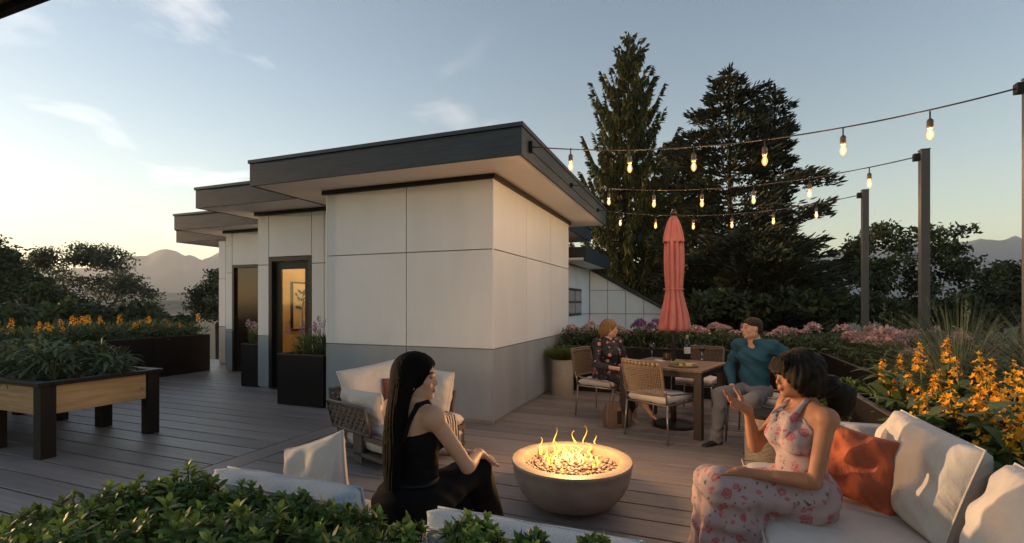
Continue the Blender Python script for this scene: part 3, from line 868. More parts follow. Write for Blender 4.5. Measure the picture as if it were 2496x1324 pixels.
# foreground sofa seen from behind
fs = empty('foreground_sofa', (-1.0, 1.85, 0)); tag(fs, 'pale sofa in the foreground seen from behind, the long-haired woman sits on it', 'sofa')
slab_cushion('seat_cushion', (-1.12, -.02, -.34, .32, .24, .42), M['seatfab'], fs, seed=41)
slab_cushion('seat_cushion', (.0, 1.0, -.34, .32, .24, .42), M['seatfab'], fs, seed=42)
boxo('base_frame', (-1.1, 1.0, -.36, .30, .12, .22), M['sofa_frame'], fs)
for lx in (-1.05, .95):
    for ly in (-.3, .25): MB().box(lx - .02, lx + .02, ly - .02, ly + .02, 0, .12).build('leg', M['sofa_frame'], fs)
boxo('back_rail', (-1.1, 1.0, -.44, -.41, .40, .46), M['sofa_frame'], fs)
for k in (-1.08, -.1, .98): boxo('back_post', (k - .015, k + .015, -.44, -.41, .12, .40), M['sofa_frame'], fs)
def box_back(name, w, h, t, m, parent, loc, rot, seed):
    V_, Q_, per = pillow_mesh(w, h, t, seed, n=40, pinch=.012, wr=.012, boxy=True)
    o = mesh_np(name, V_, Q_, m, parent, smooth=True); o.location = loc; o.rotation_euler = rot.to_euler()
    for s in (1, -1):
        a, b, z = w / 2 - .016, h / 2 - .016, s * t * .41
        pts = []
        for (p0, p1) in (((-a, -b), (a, -b)), ((a, -b), (a, b)), ((a, b), (-a, b)), ((-a, b), (-a, -b))):
            for i in range(8):
                q = i / 8; pts.append((p0[0] + (p1[0] - p0[0]) * q, p0[1] + (p1[1] - p0[1]) * q, z + .003 * math.sin(i * 1.9)))
        MB().tube(pts + [pts[0]], .0055, 6, cap=False).build('piping', M['backfab'], o, smooth=True)
    return o
box_back('back_cushion', .74, .44, .13, M['backfab'], fs, (.495, -.345, .515), frame_rot((1, 0, 0), (0, -.22, 1)), 51)
box_back('back_cushion', .74, .44, .13, M['backfab'], fs, (-.585, -.30, .515), frame_rot((1, .02, 0), (0, -.22, 1)), 52)
cp_ = pillow('throw_pillow', .38, .38, .13, M['cream'], None, (-1.84, 1.97, .555), frame_rot((.93, .12, .34), (-.30, .35, 1)), seed=61, pinch=.06, wr=.012, piping=M['cream'])
tag(cp_, 'peach tinted cream pillow standing on the foreground sofa behind its left cushion', 'pillow')

# ------------------------------------------------------------------ fire bowl
FC = G(1393, 1117, .33)
fb = empty('fire_bowl', (FC.x, FC.y, 0)); tag(fb, 'round concrete fire bowl with burning pebbles in the middle of the deck', 'fire bowl')
prof = []
for i in range(11):
    a = i / 10 * math.pi / 2
    prof.append((.17 + (.425 - .17) * math.sin(a) ** .85, .006 + .29 * (1 - math.cos(a)) ** .9))
prof = [(.14, 0), (.165, .002)] + prof[1:] + [(.434, .31), (.434, .322), (.428, .33), (.40, .334), (.358, .333), (.349, .327), (.345, .315), (.335, .278), (.05, .262)]
MB().lathe(prof, 72).build('bowl', M['bowl'], fb, auto=38)
rg = random.Random(5)
pbase = []
for k in range(6):
    s = np.random.RandomState(k)
    n1, n2 = 8, 6; v = []
    for i in range(n2):
        th = math.pi * (i + .5) / n2
        for j in range(n1):
            ph = 2 * math.pi * j / n1
            r_ = 1 + .16 * s.randn() * .5
            v.append((r_ * math.sin(th) * math.cos(ph), r_ * .8 * math.sin(th) * math.sin(ph), r_ * .6 * math.cos(th)))
    f = [(i * n1 + j, (i + 1) * n1 + j, (i + 1) * n1 + (j + 1) % n1, i * n1 + (j + 1) % n1) for i in range(n2 - 1) for j in range(n1)]
    f += [tuple(range(n1)), tuple(range(n2 * n1 - 1, (n2 - 1) * n1 - 1, -1))]
    o = MB().add(v, f).build('pebble', M['pebble'], fb, smooth=True)
    pbase.append(o)
k = 0
pts_ = []
tries = 0
while len(pts_) < 285 and tries < 20000:
    tries += 1
    a, r_ = rg.uniform(0, 6.283), .328 * math.sqrt(rg.random())
    x, y_ = r_ * math.cos(a), r_ * math.sin(a)
    if all((x - p[0]) ** 2 + (y_ - p[1]) ** 2 > .026 ** 2 for p in pts_): pts_.append((x, y_))
for i, (x, y_) in enumerate(pts_):
    o = pbase[i] if i < 6 else inst(pbase[i % 6], fb)
    o.location = (x, y_, .290 + rg.uniform(-.006, .014) - .02 * (x * x + y_ * y_) / .1)
    o.rotation_euler = (rg.uniform(-.5, .5), rg.uniform(-.5, .5), rg.uniform(0, 6.28))
    s = rg.uniform(.013, .023); o.scale = (s * rg.uniform(.9, 1.3), s, s * rg.uniform(.8, 1.1))
fire = empty('fire', (FC.x, FC.y, .27)); tag(fire, 'yellow flames licking up from the pebbles of the fire bowl', 'fire')
M['flame'] = emat('flame', (1.0, .45, .06), 1.5, alpha=.7)
M['flame_core'] = emat('flame_core', (1.0, .58, .12), 2.2, alpha=.7)
def flame(x, y_, h, w, seed, m):
    r2 = random.Random(seed); pts = []; rad = []
    ph, ph2 = r2.uniform(0, 6.28), r2.uniform(0, 6.28); am = r2.uniform(.12, .3) * min(h, .10)
    N = 14
    for i in range(N):
        s = i / (N - 1)
        pts.append((x + am * math.sin(ph + s * 7.5) * s, y_ + am * math.cos(ph2 + s * 6) * s, h * s + .006 * math.sin(9 * s)))
        rad.append(max(.0012, w * (math.sin(math.pi * min(1, s * .75 + .22)) ** 1.3) * (1 - s) ** .75 * (1 + .25 * math.sin(8 * s + ph))))
    return MB().tube(pts, rad, 8, flat=.35).build('flame', m, fire, smooth=True)
for i, (px, py, h, w) in enumerate(((1318, 1095, .17, .020), (1352, 1092, .24, .030), (1360, 1096, .15, .026), (1400, 1082, .18, .018), (1424, 1082, .22, .024), (1450, 1072, .10, .016), (1330, 1105, .10, .024), (1372, 1104, .14, .028), (1436, 1094, .12, .026), (1410, 1100, .12, .026), (1390, 1095, .10, .022), (1345, 1110, .09, .022), (1430, 1110, .10, .022))):
    p = G(px, py + 8, .30) - FC
    flame(p.x, p.y, h * .88, w * .85, i + 3, M['flame'])
for i in range(52):
    a, r_ = rg.uniform(0, 6.283), .17 * math.sqrt(rg.random())
    flame(r_ * 1.15 * math.cos(a) + .0, .05 + r_ * math.sin(a), rg.uniform(.03, .11) * (1.25 - r_ * 3), rg.uniform(.005, .016), 50 + i, M['flame_core'] if r_ < .13 else M['flame'])
def plight(name, loc, e, c, r, parent=None):
    L = bpy.data.lights.new(name, 'POINT'); L.energy = e; L.color = c; L.shadow_soft_size = r
    o = bpy.data.objects.new(name, L); col.objects.link(o); o.location = loc
    if parent: o.parent = parent
    return o
FIRE_W = 20
plight('fire_glow', (FC.x, FC.y, .66), FIRE_W, (1.0, .50, .17), .10)

# ------------------------------------------------------------------ dining set
P1, P2, P3 = G(1712, 905, .74), G(1775, 883, .74), G(1604, 868, .74)
TA = math.atan2(P2.y - P1.y, P2.x - P1.x)             # direction of the right table edge
e1 = Vector((math.cos(TA), math.sin(TA), 0)); e2 = Vector((-e1.y, e1.x, 0))
TS = .96
TCN = P1 + (e1 + e2) * TS / 2; TCN.z = 0
tb = empty('dining_table', TCN, TA); tag(tb, 'square dining table with brown slatted top and dark legs', 'table')
h = TS / 2
nsl = 9; sw_ = TS / nsl
for i in range(nsl):
    a = -h + i * sw_
    if i == nsl // 2:
        for q in ((-h, -.03), (.03, h)): boxo('slat', (q[0], q[1], a + .0015, a + sw_ - .0015, .715, .74), M['table_wood'], tb, .002)
    else: boxo('slat', (-h, h, a + .0015, a + sw_ - .0015, .715, .74), M['table_wood'], tb, .002)
M['dark_leg'] = mat('charcoal_brown_metal', (0.04, 0.033, 0.031), 0.5, metal=.3)
for sx in (-1, 1):
    for sy in (-1, 1):
        MB().box(sx * (h - .055) - .042, sx * (h - .055) + .042, sy * (h - .055) - .042, sy * (h - .055) + .042, 0, .712).build('leg', M['dark_leg'], tb, bevel=.004)
for s in (-1, 1):
    boxo('apron', (-h + .1, h - .1, s * (h - .05) - .012, s * (h - .05) + .012, .645, .712), M['dark_leg'], tb)
    boxo('apron', (s * (h - .05) - .012, s * (h - .05) + .012, -h + .1, h - .1, .645, .712), M['dark_leg'], tb)

# parasol
um = empty('closed_parasol', TCN); tag(um, 'closed coral parasol standing through the table on a round dark base', 'parasol')
MB().lathe([(.02, .06), (.235, .035), (.25, .02), (.25, .0), (.0, .0)], 40).build('base', M['black_metal'], um, auto=30)
MB().tube([(0, 0, .05), (0, 0, 2.50)], .021, 12).build('pole', M['dark_leg'], um, smooth=True)
MB().tube([(0, 0, .05), (0, 0, .42)], .032, 12).build('pole_sleeve', M['dark_leg'], um, smooth=True)
MB().lathe([(.03, 2.50), (.034, 2.53), (.022, 2.55), (.012, 2.575), (.0, 2.58)], 14).build('finial', M['dark_leg'], um, smooth=True)
def folded(name, prof, folds, amp, m, seed, thick=.004):
    s = np.random.RandomState(seed); n = 144; V_ = []; rows = len(prof)
    ph = s.rand(4) * 6.28
    th = np.linspace(0, 2 * np.pi, n, endpoint=False)
    for i, (r_, z) in enumerate(prof):
        q = i / (rows - 1)
        fw = np.abs(np.sin(folds / 2 * th + .9 * np.sin(th + ph[0]) + .5 * np.sin(2 * th + ph[3]) + .35 * math.sin(q * 5 + ph[1]))) ** .7 * (.75 + .25 * np.sin(3 * th + ph[2]))
        rad = r_ * (1 - amp * (1 - fw)) * (1 + .05 * np.sin(3 * th + ph[2] + q * 2))
        zz = z + (.022 * (fw - .5) * (1 - q) ** 3 if prof[0][0] > prof[-1][0] * .8 else 0)
        V_.append(np.stack([rad * np.cos(th), rad * np.sin(th), np.full(n, 0.) + zz], -1))
    V_ = np.concatenate(V_); idx = np.arange(rows * n).reshape(rows, n)
    Q_ = np.stack([idx[:-1], np.roll(idx[:-1], -1, 1), np.roll(idx[1:], -1, 1), idx[1:]], -1).reshape(-1, 4)
    o = mesh_np(name, V_, Q_, m, um, smooth=True)
    sd = o.modifiers.new('t', 'SOLIDIFY'); sd.thickness = thick
    return o
folded('canopy', [(.205, 1.13), (.205, 1.17), (.195, 1.25), (.17, 1.36), (.14, 1.47), (.118, 1.56), (.108, 1.62), (.115, 1.68), (.125, 1.8), (.130, 1.95), (.127, 2.1), (.118, 2.2), (.10, 2.3), (.06, 2.45)], 9, .5, M['coral'], 4)
folded('top_valance', [(.128, 2.17), (.126, 2.2), (.115, 2.27), (.098, 2.35), (.075, 2.42), (.045, 2.475), (.03, 2.49)], 9, .28, M['coral'], 9)
MB().tube([(.112 * math.cos(a / 24 * 6.2832), .112 * math.sin(a / 24 * 6.2832), 1.62) for a in range(25)], .007, 6, cap=False).build('tie_strap', M['coral'], um)

# dining chairs
def make_chair():
    t = empty('dining_chair')
    slab_cushion('seat_cushion', (-.25, .25, -.25, .25, .40, .48), M['seatfab'], t, seed=71)
    fr_ = MB(); rr_ = .011
    fr_.tube([(-.25, -.25, .39), (.25, -.25, .39), (.25, .25, .39), (-.25, .25, .39), (-.25, -.25, .39)], rr_, 6, cap=False)
    fr_.build('seat_frame', M['chair_metal'], t, smooth=True)
    for sx, sy in ((1, 1), (1, -1), (-1, 1), (-1, -1)):
        MB().tube([(sx * .25, sy * .25, .40), (sx * .27, sy * .275, 0)], [.012, .010], 7).build('leg', M['chair_metal'], t, smooth=True)
    for sy in (-1, 1):
        MB().tube([(-.25, sy * .25, .39), (-.27, sy * .252, .5), (-.30, sy * .25, .56)], .011, 7).build('back_support', M['chair_metal'], t, smooth=True)
        MB().tube([(-.275, sy * .255, .53), (-.2, sy * .268, .50), (.2, sy * .268, .475), (.25, sy * .26, .40)], .010, 7).build('side_rod', M['chair_metal'], t, smooth=True)
    # back: gently curved rectangular frame with woven cane
    W2, z0, z1 = .245, .50, .85
    def bp(u, v): return (-.285 - .07 * v - .035 * (1 - u * u), u * W2, z0 + (z1 - z0) * v)
    ring = [bp(-1 + 2 * i / 10, 0) for i in range(11)] + [bp(1, i / 5) for i in range(1, 5)] + [bp(.97, .95)] + [bp(.93 - 1.86 * i / 10, 1) for i in range(11)] + [bp(-.97, .95)] + [bp(-1, 1 - i / 5) for i in range(1, 5)]
    MB().tube(ring + [ring[0]], .013, 7, cap=False).build('back_frame', M['chair_wood'], t, smooth=True)
    c_ = MB()
    for i in range(1, 27):
        u = -1 + 2 * i / 27
        for a, b in ((0, .33), (.33, .66), (.66, .86)):
            p, q = Vector(bp(u, a)), Vector(bp(u, b)); off = Vector((0, .0032, 0))
            c_.add([p - off, p + off, q + off, q - off], [(0, 1, 2, 3)])
    for j in range(1, 17):
        v = j / 19
        for i in range(8):
            p, q = Vector(bp(-1 + i / 4, v)), Vector(bp(-1 + (i + 1) / 4, v)); off = Vector((0, 0, .0032))
            c_.add([p - off, q - off, q + off, p + off], [(0, 1, 2, 3)])
    o = c_.build('cane_weave', M['cane'], t); o['kind'] = 'stuff'
    sm_ = o.modifiers.new('t', 'SOLIDIFY'); sm_.thickness = .003
    mb = MB()
    for i in range(10):
        a_, b_ = -1 + i / 5, -1 + (i + 1) / 5
        mb.add([bp(a_, .86), bp(b_, .86), bp(b_, .99), bp(a_, .99)], [(0, 1, 2, 3)])
    o = mb.build('top_panel', M['chair_wood'], t, smooth=True); sm_ = o.modifiers.new('t', 'SOLIDIFY'); sm_.thickness = .012; sm_.offset = 0
    return t
ch0 = make_chair()
o1 = TCN + e1 * 0
spots = [(Vector((-.385, 5.555, 0)), R(60.4), 'empty cane-back dining chair nearest the camera, its back to us'),
         (TCN + e2 * (h + .43), TA - R(90), 'dining chair at the left of the table, woman in floral blouse on it'),
         (TCN + e1 * (h + .40), TA + R(180), 'empty dining chair at the far side of the table by the planter'),
         (TCN - e2 * (h + .45), TA + R(90), 'dining chair at the right of the table, man in teal sweater on it')]
CHS = []
for i, (p, a, lb) in enumerate(spots):
    c = ch0 if i == 0 else copy_tree(ch0)
    c.location = (p.x, p.y, 0); c.rotation_euler = (0, 0, a)
    tag(c, lb, 'chair', 'chairs around the dining table'); CHS.append(c)

# on the table
def on_table(px, py): return G(px, py, .7405)
p = on_table(1675, 876)
wb_ = empty('wine_bottle', p); tag(wb_, 'dark green wine bottle with white label on the dining table', 'wine bottle')
MB().lathe([(.0, 0), (.036, .0), (.038, .006), (.038, .19), (.034, .215), (.016, .245), (.0145, .27)], 22).build('glass_body', M['bottle'], wb_, smooth=True)
MB().lathe([(.0385, .075), (.0388, .078), (.0388, .155), (.0385, .158)], 22).build('paper_label', M['paper'], wb_, smooth=True)
MB().lathe([(.015, .26), (.0155, .262), (.0155, .305), (.014, .308), (0, .308)], 18).build('capsule', M['foil'], wb_, smooth=True)
def wineglass(px, py, lab, fill=True):
    g = empty('wine_glass', on_table(px, py)); tag(g, lab, 'wine glass', 'wine glasses on the table')
    MB().lathe([(0, .0), (.034, .001), (.034, .004), (.006, .009), (.0045, .02), (.0045, .085), (.012, .094), (.033, .115), (.039, .14), (.036, .17), (.03, .2), (.0288, .2), (.0345, .17), (.0372, .14), (.0315, .117), (.011, .097), (0, .0965)], 22).build('goblet', M['glass'], g, smooth=True)
    MB().lathe([(0, .098), (.0105, .0985), (.0305, .118), (.0365, .139), (.0365, .141), (0, .141)], 20).build('wine', M['wine'], g, smooth=True)
wineglass(1711, 877, 'wine glass right of the bottle, near the far chair')
wineglass(1589, 872, 'wine glass left of the bottle, near the woman in florals')
p = on_table(1666, 893)
pt = empty('serving_board', p); tag(pt, 'round wooden serving board with grapes, cheese and bread', 'serving board')
MB().lathe([(0, .0), (.15, .0), (.165, .008), (.165, .014), (.155, .014), (.148, .01), (0, .01)], 36).build('board', M['table_wood'], pt, auto=30)
gr = empty('grapes', p + Vector((-.02, .01, .0115))); tag(gr, 'green grapes piled on the serving board', 'grapes')
gpr = None
r3 = random.Random(8)
for i in range(46):
    a, q = r3.uniform(0, 6.28), r3.random() ** .5
    l_ = (-.045 + .085 * q * math.cos(a), .02 + .04 * q * math.sin(a), .011 + .028 * (1 - q) * r3.random() + .008)
    if gpr is None:
        gpr = MB().lathe([(0, -.011), (.006, -.009), (.0105, -.003), (.0105, .004), (.006, .0095), (0, .011)], 8).build('grape', M['grape'], gr, smooth=True); gpr.location = l_
    else: inst(gpr, gr, loc=l_, scale=r3.uniform(.85, 1.1))
for i, (a, b, sx, sy, sz, m, nm, lb) in enumerate(((.06, -.06, .07, .05, .034, 'cheese', 'cheese_wedge', 'pale cheese wedge at the front of the serving board'), (.10, .02, .05, .06, .028, 'bread', 'bread_piece', 'bread piece at the right of the serving board'), (-.03, -.085, .06, .04, .025, 'cheese', 'cheese_wedge', 'small yellow cheese block at the left front of the serving board'))):
    o = MB().prism([(-sx / 2, -sy / 2), (sx / 2, -sy / 2), (sx / 2, sy / 4), (-sx / 2, sy / 2)], 0, sz).build(nm, M[m], None, bevel=.004)
    o.location = p + Vector((a, b, .0115)); o.rotation_euler = (0, 0, i * .9); tag(o, lb, 'cheese' if m == 'cheese' else 'bread')
p = on_table(1626, 877)
cn = empty('glass_candle_jar', p); tag(cn, 'brown candle jar on the table left of the parasol pole', 'candle jar')
MB().lathe([(0, 0), (.045, 0), (.052, .01), (.052, .085), (.048, .085), (.047, .02), (0, .018)], 26).build('jar', mat('amber_jar', (.10, .045, .02), .2, spec=.7), cn, auto=30)
MB().lathe([(0, .019), (.045, .019), (.045, .05), (0, .052)], 20).build('wax', M['cheese'], cn, smooth=True)
p = on_table(1608, 880)
ph_ = MB().box(-.037, .037, -.075, .075, 0, .009).build('phone', M['paper'], None, bevel=.003); ph_.location = p; ph_.rotation_euler = (0, 0, .7); tag(ph_, 'small pale phone lying by the candle jar on the table', 'phone')

# handbag
p = G(1503, 1040)
bg_ = empty('handbag', (p.x, p.y, 0), R(35)); tag(bg_, 'taupe leather handbag with a chrome clasp on the deck by the left chair', 'handbag')
hb = MB().add([(-.14, -.07, 0), (.14, -.07, 0), (.14, .07, 0), (-.14, .07, 0), (-.17, -.075, .14), (.17, -.075, .14), (.17, .075, .14), (-.17, .075, .14), (-.13, -.03, .29), (.13, -.03, .29), (.13, .03, .29), (-.13, .03, .29)],
              [(3, 2, 1, 0), (0, 1, 5, 4), (1, 2, 6, 5), (2, 3, 7, 6), (3, 0, 4, 7), (4, 5, 9, 8), (5, 6, 10, 9), (6, 7, 11, 10), (7, 4, 8, 11), (8, 9, 10, 11)]).build('bag_body', M['bag'], bg_, bevel=.015, seg=3)
for s in (-1, 1):
    MB().tube([(-.07, s * .032, .28), (-.065, s * .04, .36), (-.03, s * .045, .41), (.03, s * .045, .41), (.065, s * .04, .36), (.07, s * .032, .28)], .006, 6).build('handle', M['bag'], bg_, smooth=True)
MB().box(-.02, .02, -.085, -.06, .2, .24).build('clasp', mat('chrome', (.8, .8, .8), .15, metal=1), bg_, bevel=.003)
MB().box(-.03, .03, -.082, -.07, .05, .2).build('strap', M['dark_leg'], bg_, bevel=.003)

# concrete pot and grass ball by the wall corner
p = G(1371, 961)
cpz = empty('concrete_pot', (p.x, p.y, 0)); tag(cpz, 'tall pale concrete cylinder pot at the building corner', 'pot')
MB().lathe([(0, 0), (.172, 0), (.176, .01), (.176, .55), (.172, .56), (.150, .56), (.148, .5), (0, .5)], 40).build('pot_body', M['concrete'], cpz, auto=30)
POT1 = p
# textured ceramic side table behind the right woman
p = G(1872, 1135)
st = empty('ceramic_side_table', (p.x, p.y, 0)); tag(st, 'beige hammered ceramic drum table with dark top behind the seated woman', 'side table')
V_ = []; n1, n2 = 120, 60
rsx = np.random.RandomState(4)
thv, zv = np.meshgrid(np.linspace(0, 2 * np.pi, n1, endpoint=False), np.linspace(0.0, .44, n2))
bumpv = np.abs(np.sin(thv * 22 + 1.5 * np.sin(zv * 60))) * np.abs(np.sin(zv * 85 + 1.2 * np.sin(thv * 9)))
rad = .185 + .006 * (1 - bumpv)
V_ = np.stack([rad * np.cos(thv), rad * np.sin(thv), zv], -1).reshape(-1, 3); idx = np.arange(n1 * n2).reshape(n2, n1)
Q_ = np.stack([idx[:-1], np.roll(idx[:-1], -1, 1), np.roll(idx[1:], -1, 1), idx[1:]], -1).reshape(-1, 4)
mesh_np('drum', V_, Q_, M['ceramic'], st, smooth=True)
MB().lathe([(0, .442), (.19, .442), (.192, .445), (.192, .468), (.188, .472), (0, .472)], 40).build('top', M['dark_wood'], st, auto=30)
# leafy pot in the planter nook
p = G(2030, 1050, 0.05); NP = Vector((1.18, 4.86, 0))
np_ = empty('round_pot', NP); tag(np_, 'round grey-green pot with a leafy bush in the planter corner', 'pot')
MB().lathe([(0, 0), (.14, 0), (.20, .12), (.225, .24), (.228, .35), (.235, .36), (.235, .385), (.21, .385), (.2, .33), (0, .33)], 36).build('pot_body', mat('dark_glazed_pot', (.12, .12, .10), .45), np_, auto=35)
# ------------------------------------------------------------------ string lights
M['filament'] = emat('glowing_filament', (1.0, .58, .2), 14.0)
M['bulb_glass'] = emat('glowing_bulb_glass', (1.0, .42, .08), 1.1, alpha=.5)
BULBX = [(1391, 1535, 1691, 1864, 2055, 2267), (1484, 1594, 1711, 1837, 1973, 2119), (1512, 1598, 1690, 1784, 1885, 1990)]
SLAB = ['top string of warm bulbs from the near roof corner to the right edge post', 'middle string of warm bulbs ending at the tall middle post', 'lowest farthest string of warm bulbs ending at the farthest post']
SAG = .19
proto = None
for k in range(3):
    A = Vector((-1.66, ATT[k], 3.14)); B = Vector((PX_ - .10, POSTY[k], PZ - .07))
    def cz(x):
        s = (x - A.x) / (B.x - A.x)
        return A.z + (B.z - A.z) * s - 4 * SAG * s * (1 - s)
    st_ = empty('string_light', A); tag(st_, SLAB[k], 'string light', 'string lights above the deck')
    MB().tube([Vector((A.x + (B.x - A.x) * i / 40, A.y + (B.y - A.y) * i / 40, cz(A.x + (B.x - A.x) * i / 40))) - A for i in range(41)], .0065, 6).build('cable', M['cable'], st_, smooth=True)
    for px in BULBX[k]:
        yy = (A.y + B.y) / 2
        x = onY(px, 740, yy).x
        loc = Vector((x, yy, cz(x))) - A
        if proto is None:
            bu = empty('lamp', loc, parent=st_)
            MB().tube([(0, 0, .0), (0, 0, -.065)], .006, 6).build('drop_cord', M['cable'], bu)
            MB().lathe([(0, -.06), (.012, -.062), (.022, -.075), (.024, -.095), (.02, -.105), (.024, -.112), (.022, -.135), (.016, -.145), (0, -.145)], 14).build('socket', M['brass'], bu, smooth=True)
            MB().lathe([(.012, -.146), (.018, -.155), (.029, -.18), (.031, -.195), (.026, -.215), (.012, -.232), (0, -.236)], 14).build('bulb_glass', M['bulb_glass'], bu, smooth=True)
            MB().lathe([(0, -.160), (.006, -.165), (.0075, -.19), (.005, -.212), (0, -.215)], 8).build('filament', M['filament'], bu, smooth=True)
            for c_ in bu.children:
                if c_.name.startswith(('bulb_glass', 'filament')): c_.scale = (.85, .85, 1)
            proto = bu
        else:
            bu = copy_tree(proto, st_); bu.location = loc
        pl_ = plight('bulb_glow', A + loc + Vector((0, 0, -.19)), 5.4, (1.0, .57, .25), .03)
# ------------------------------------------------------------------ foliage tools
def unit(v): return v / np.maximum(np.linalg.norm(v, axis=-1, keepdims=True), 1e-9)


def strips(base, dirs, side, L, Wd, widths, droop, colr, fold=0.0):
    """N leaf/blade strips. base,dirs,side,droop (N,3); L,Wd (N,); widths (K,) -> V, Q, C"""
    N, K = len(base), len(widths)
    s = np.linspace(0, 1, K)
    P = base[:, None] + dirs[:, None] * (L[:, None] * s)[..., None] + droop[:, None] * (s ** 2)[None, :, None]
    w = (Wd[:, None] * np.asarray(widths)[None] / 2)[..., None]
    A = P - side[:, None] * w; B = P + side[:, None] * w
    V = np.stack([A, B], 2).reshape(-1, 3)
    i = np.arange(N)[:, None] * 2 * K + np.arange(K - 1)[None] * 2
    Q = np.stack([i, i + 1, i + 3, i + 2], -1).reshape(-1, 4)
    C = np.repeat(colr, 2 * K, axis=0)
    return V, Q, C


def merge(lst):
    n = 0; Vs, Qs, Cs = [], [], []
    for V, Q, C in lst:
        Vs.append(V); Qs.append(Q + n); Cs.append(C); n += len(V)
    return np.concatenate(Vs), np.concatenate(Qs), np.concatenate(Cs)


def rcol(rs, n, a=.6, b=1.35, warm=.12):
    v = rs.uniform(a, b, (n, 1)) * np.ones((1, 3)); v[:, 0] *= 1 + rs.uniform(-warm, warm * 1.6, n); return v


def rdir(rs, n, up=0.0):
    v = rs.randn(n, 3); v[:, 2] += up; return unit(v)


LEAF = (.12, .75, 1.0, .7, .06)
BLADE = (.9, 1.0, .7, .12)

# ------------------------------------------------------------------ ground, hills, mountains, air
gm = mat('distant_forest_floor', (0.035, 0.045, 0.028), 0.95, c2=(0.06, 0.065, 0.045), nscale=0.01, detail=9)
g = MB().add([(-9000, -9000, 0), (9000, -9000, 0), (9000, 9000, 0), (-9000, 9000, 0)], [(0, 1, 2, 3)]).build('ground', gm, None, loc=(0, 0, -9))
g['kind'] = 'structure'
mm_ = mat('mountain_rock', (0.07, 0.08, 0.085), 0.95, c2=(0.04, 0.05, 0.05), nscale=0.004, detail=8)


def ridge(name, ctrl, dist, depth, base, seed, rough, m, step=8):
    rs = np.random.RandomState(seed)
    xs = np.arange(-1500, 4600, step)
    ys = np.interp(xs, [c[0] for c in ctrl], [c[1] for c in ctrl])
    for k, f in enumerate((.004, .011, .027, .06, .13)):
        ys = ys + rough * (0.62 ** k) * np.sin(xs * f * 6.28 / 3 + rs.rand() * 6.28 + 1.3 * np.sin(xs * f * 1.7 + rs.rand() * 6))
    rows = 14; V = []
    n = len(xs)
    nz_ = rs.randn(rows, n); 
    for r in range(rows):
        q = r / (rows - 1)
        d = dist - depth * q
        hgt = np.array([D(x, y, dist).z for x, y in zip(xs, ys)])
        z = base + (hgt - base) * (1 - q) ** 1.25
        z = z + (hgt - base) * .07 * np.sin(xs * .045 + r * 1.3) * math.sin(math.pi * q) * 1.0
        for x, zz in zip(xs, z):
            a, b = W(d, (x - CXP) / FP * d); V.append((a, b, zz))
    back = []
    for x in xs:
        a, b = W(dist * 1.15, (x - CXP) / FP * dist * 1.15); back.append((a, b, base))
    V = back + V
    idx = np.arange(len(V)).reshape(rows + 1, n)
    Q = np.stack([idx[:-1, :-1], idx[1:, :-1], idx[1:, 1:], idx[:-1, 1:]], -1).reshape(-1, 4)
    o = mesh_np(name, V, Q, m, None, smooth=False); o['kind'] = 'structure'
    return o


DM = 3000
ridge('mountain_range', [(-1500, 640), (-300, 650), (0, 645), (75, 652), (150, 660), (240, 650), (300, 628), (355, 622), (385, 608), (405, 604), (430, 613), (455, 624), (462, 618), (490, 632), (515, 622), (545, 608), (700, 600), (900, 622), (1200, 640), (1500, 640), (1800, 640), (1960, 640), (2040, 612), (2070, 600), (2130, 596), (2200, 590), (2300, 600), (2390, 584), (2440, 588), (2465, 578), (2475, 572), (2500, 584), (2700, 600), (3200, 620), (4600, 630)], DM, 900, -9.5, 3, 2.2, mm_)
ridge('hills', [(-1500, 716), (0, 712), (360, 714), (460, 713), (560, 716), (1500, 720), (2000, 722), (2600, 716), (4600, 715)], 1300, 300, -9.5, 8, .8, gm, 14)
ridge('valley_woods', [(-1500, 733), (300, 734), (400, 733), (560, 734), (2600, 733), (4600, 733)], 600, 120, -9.5, 12, .6, gm, 10)
hz = MB().box(-4600, 4600, -1500, 4300, -10.5, 420).build('haze', None)
hm = bpy.data.materials.new('haze_air'); hm.use_nodes = True
hn = hm.node_tree.nodes; hn.remove(hn['Principled BSDF'])
pv = hn.new('ShaderNodeVolumePrincipled'); pv.inputs['Density'].default_value = HAZE_D if 'HAZE_D' in globals() else 0.0002
pv.inputs['Color'].default_value = (.80, .88, .95, 1); pv.inputs['Anisotropy'].default_value = 0.25
hm.node_tree.links.new(pv.outputs[0], hn['Material Output'].inputs['Volume'])
hz.data.materials.append(hm); hz['kind'] = 'stuff'
try: hm.cycles.homogeneous_volume = True
except Exception: pass


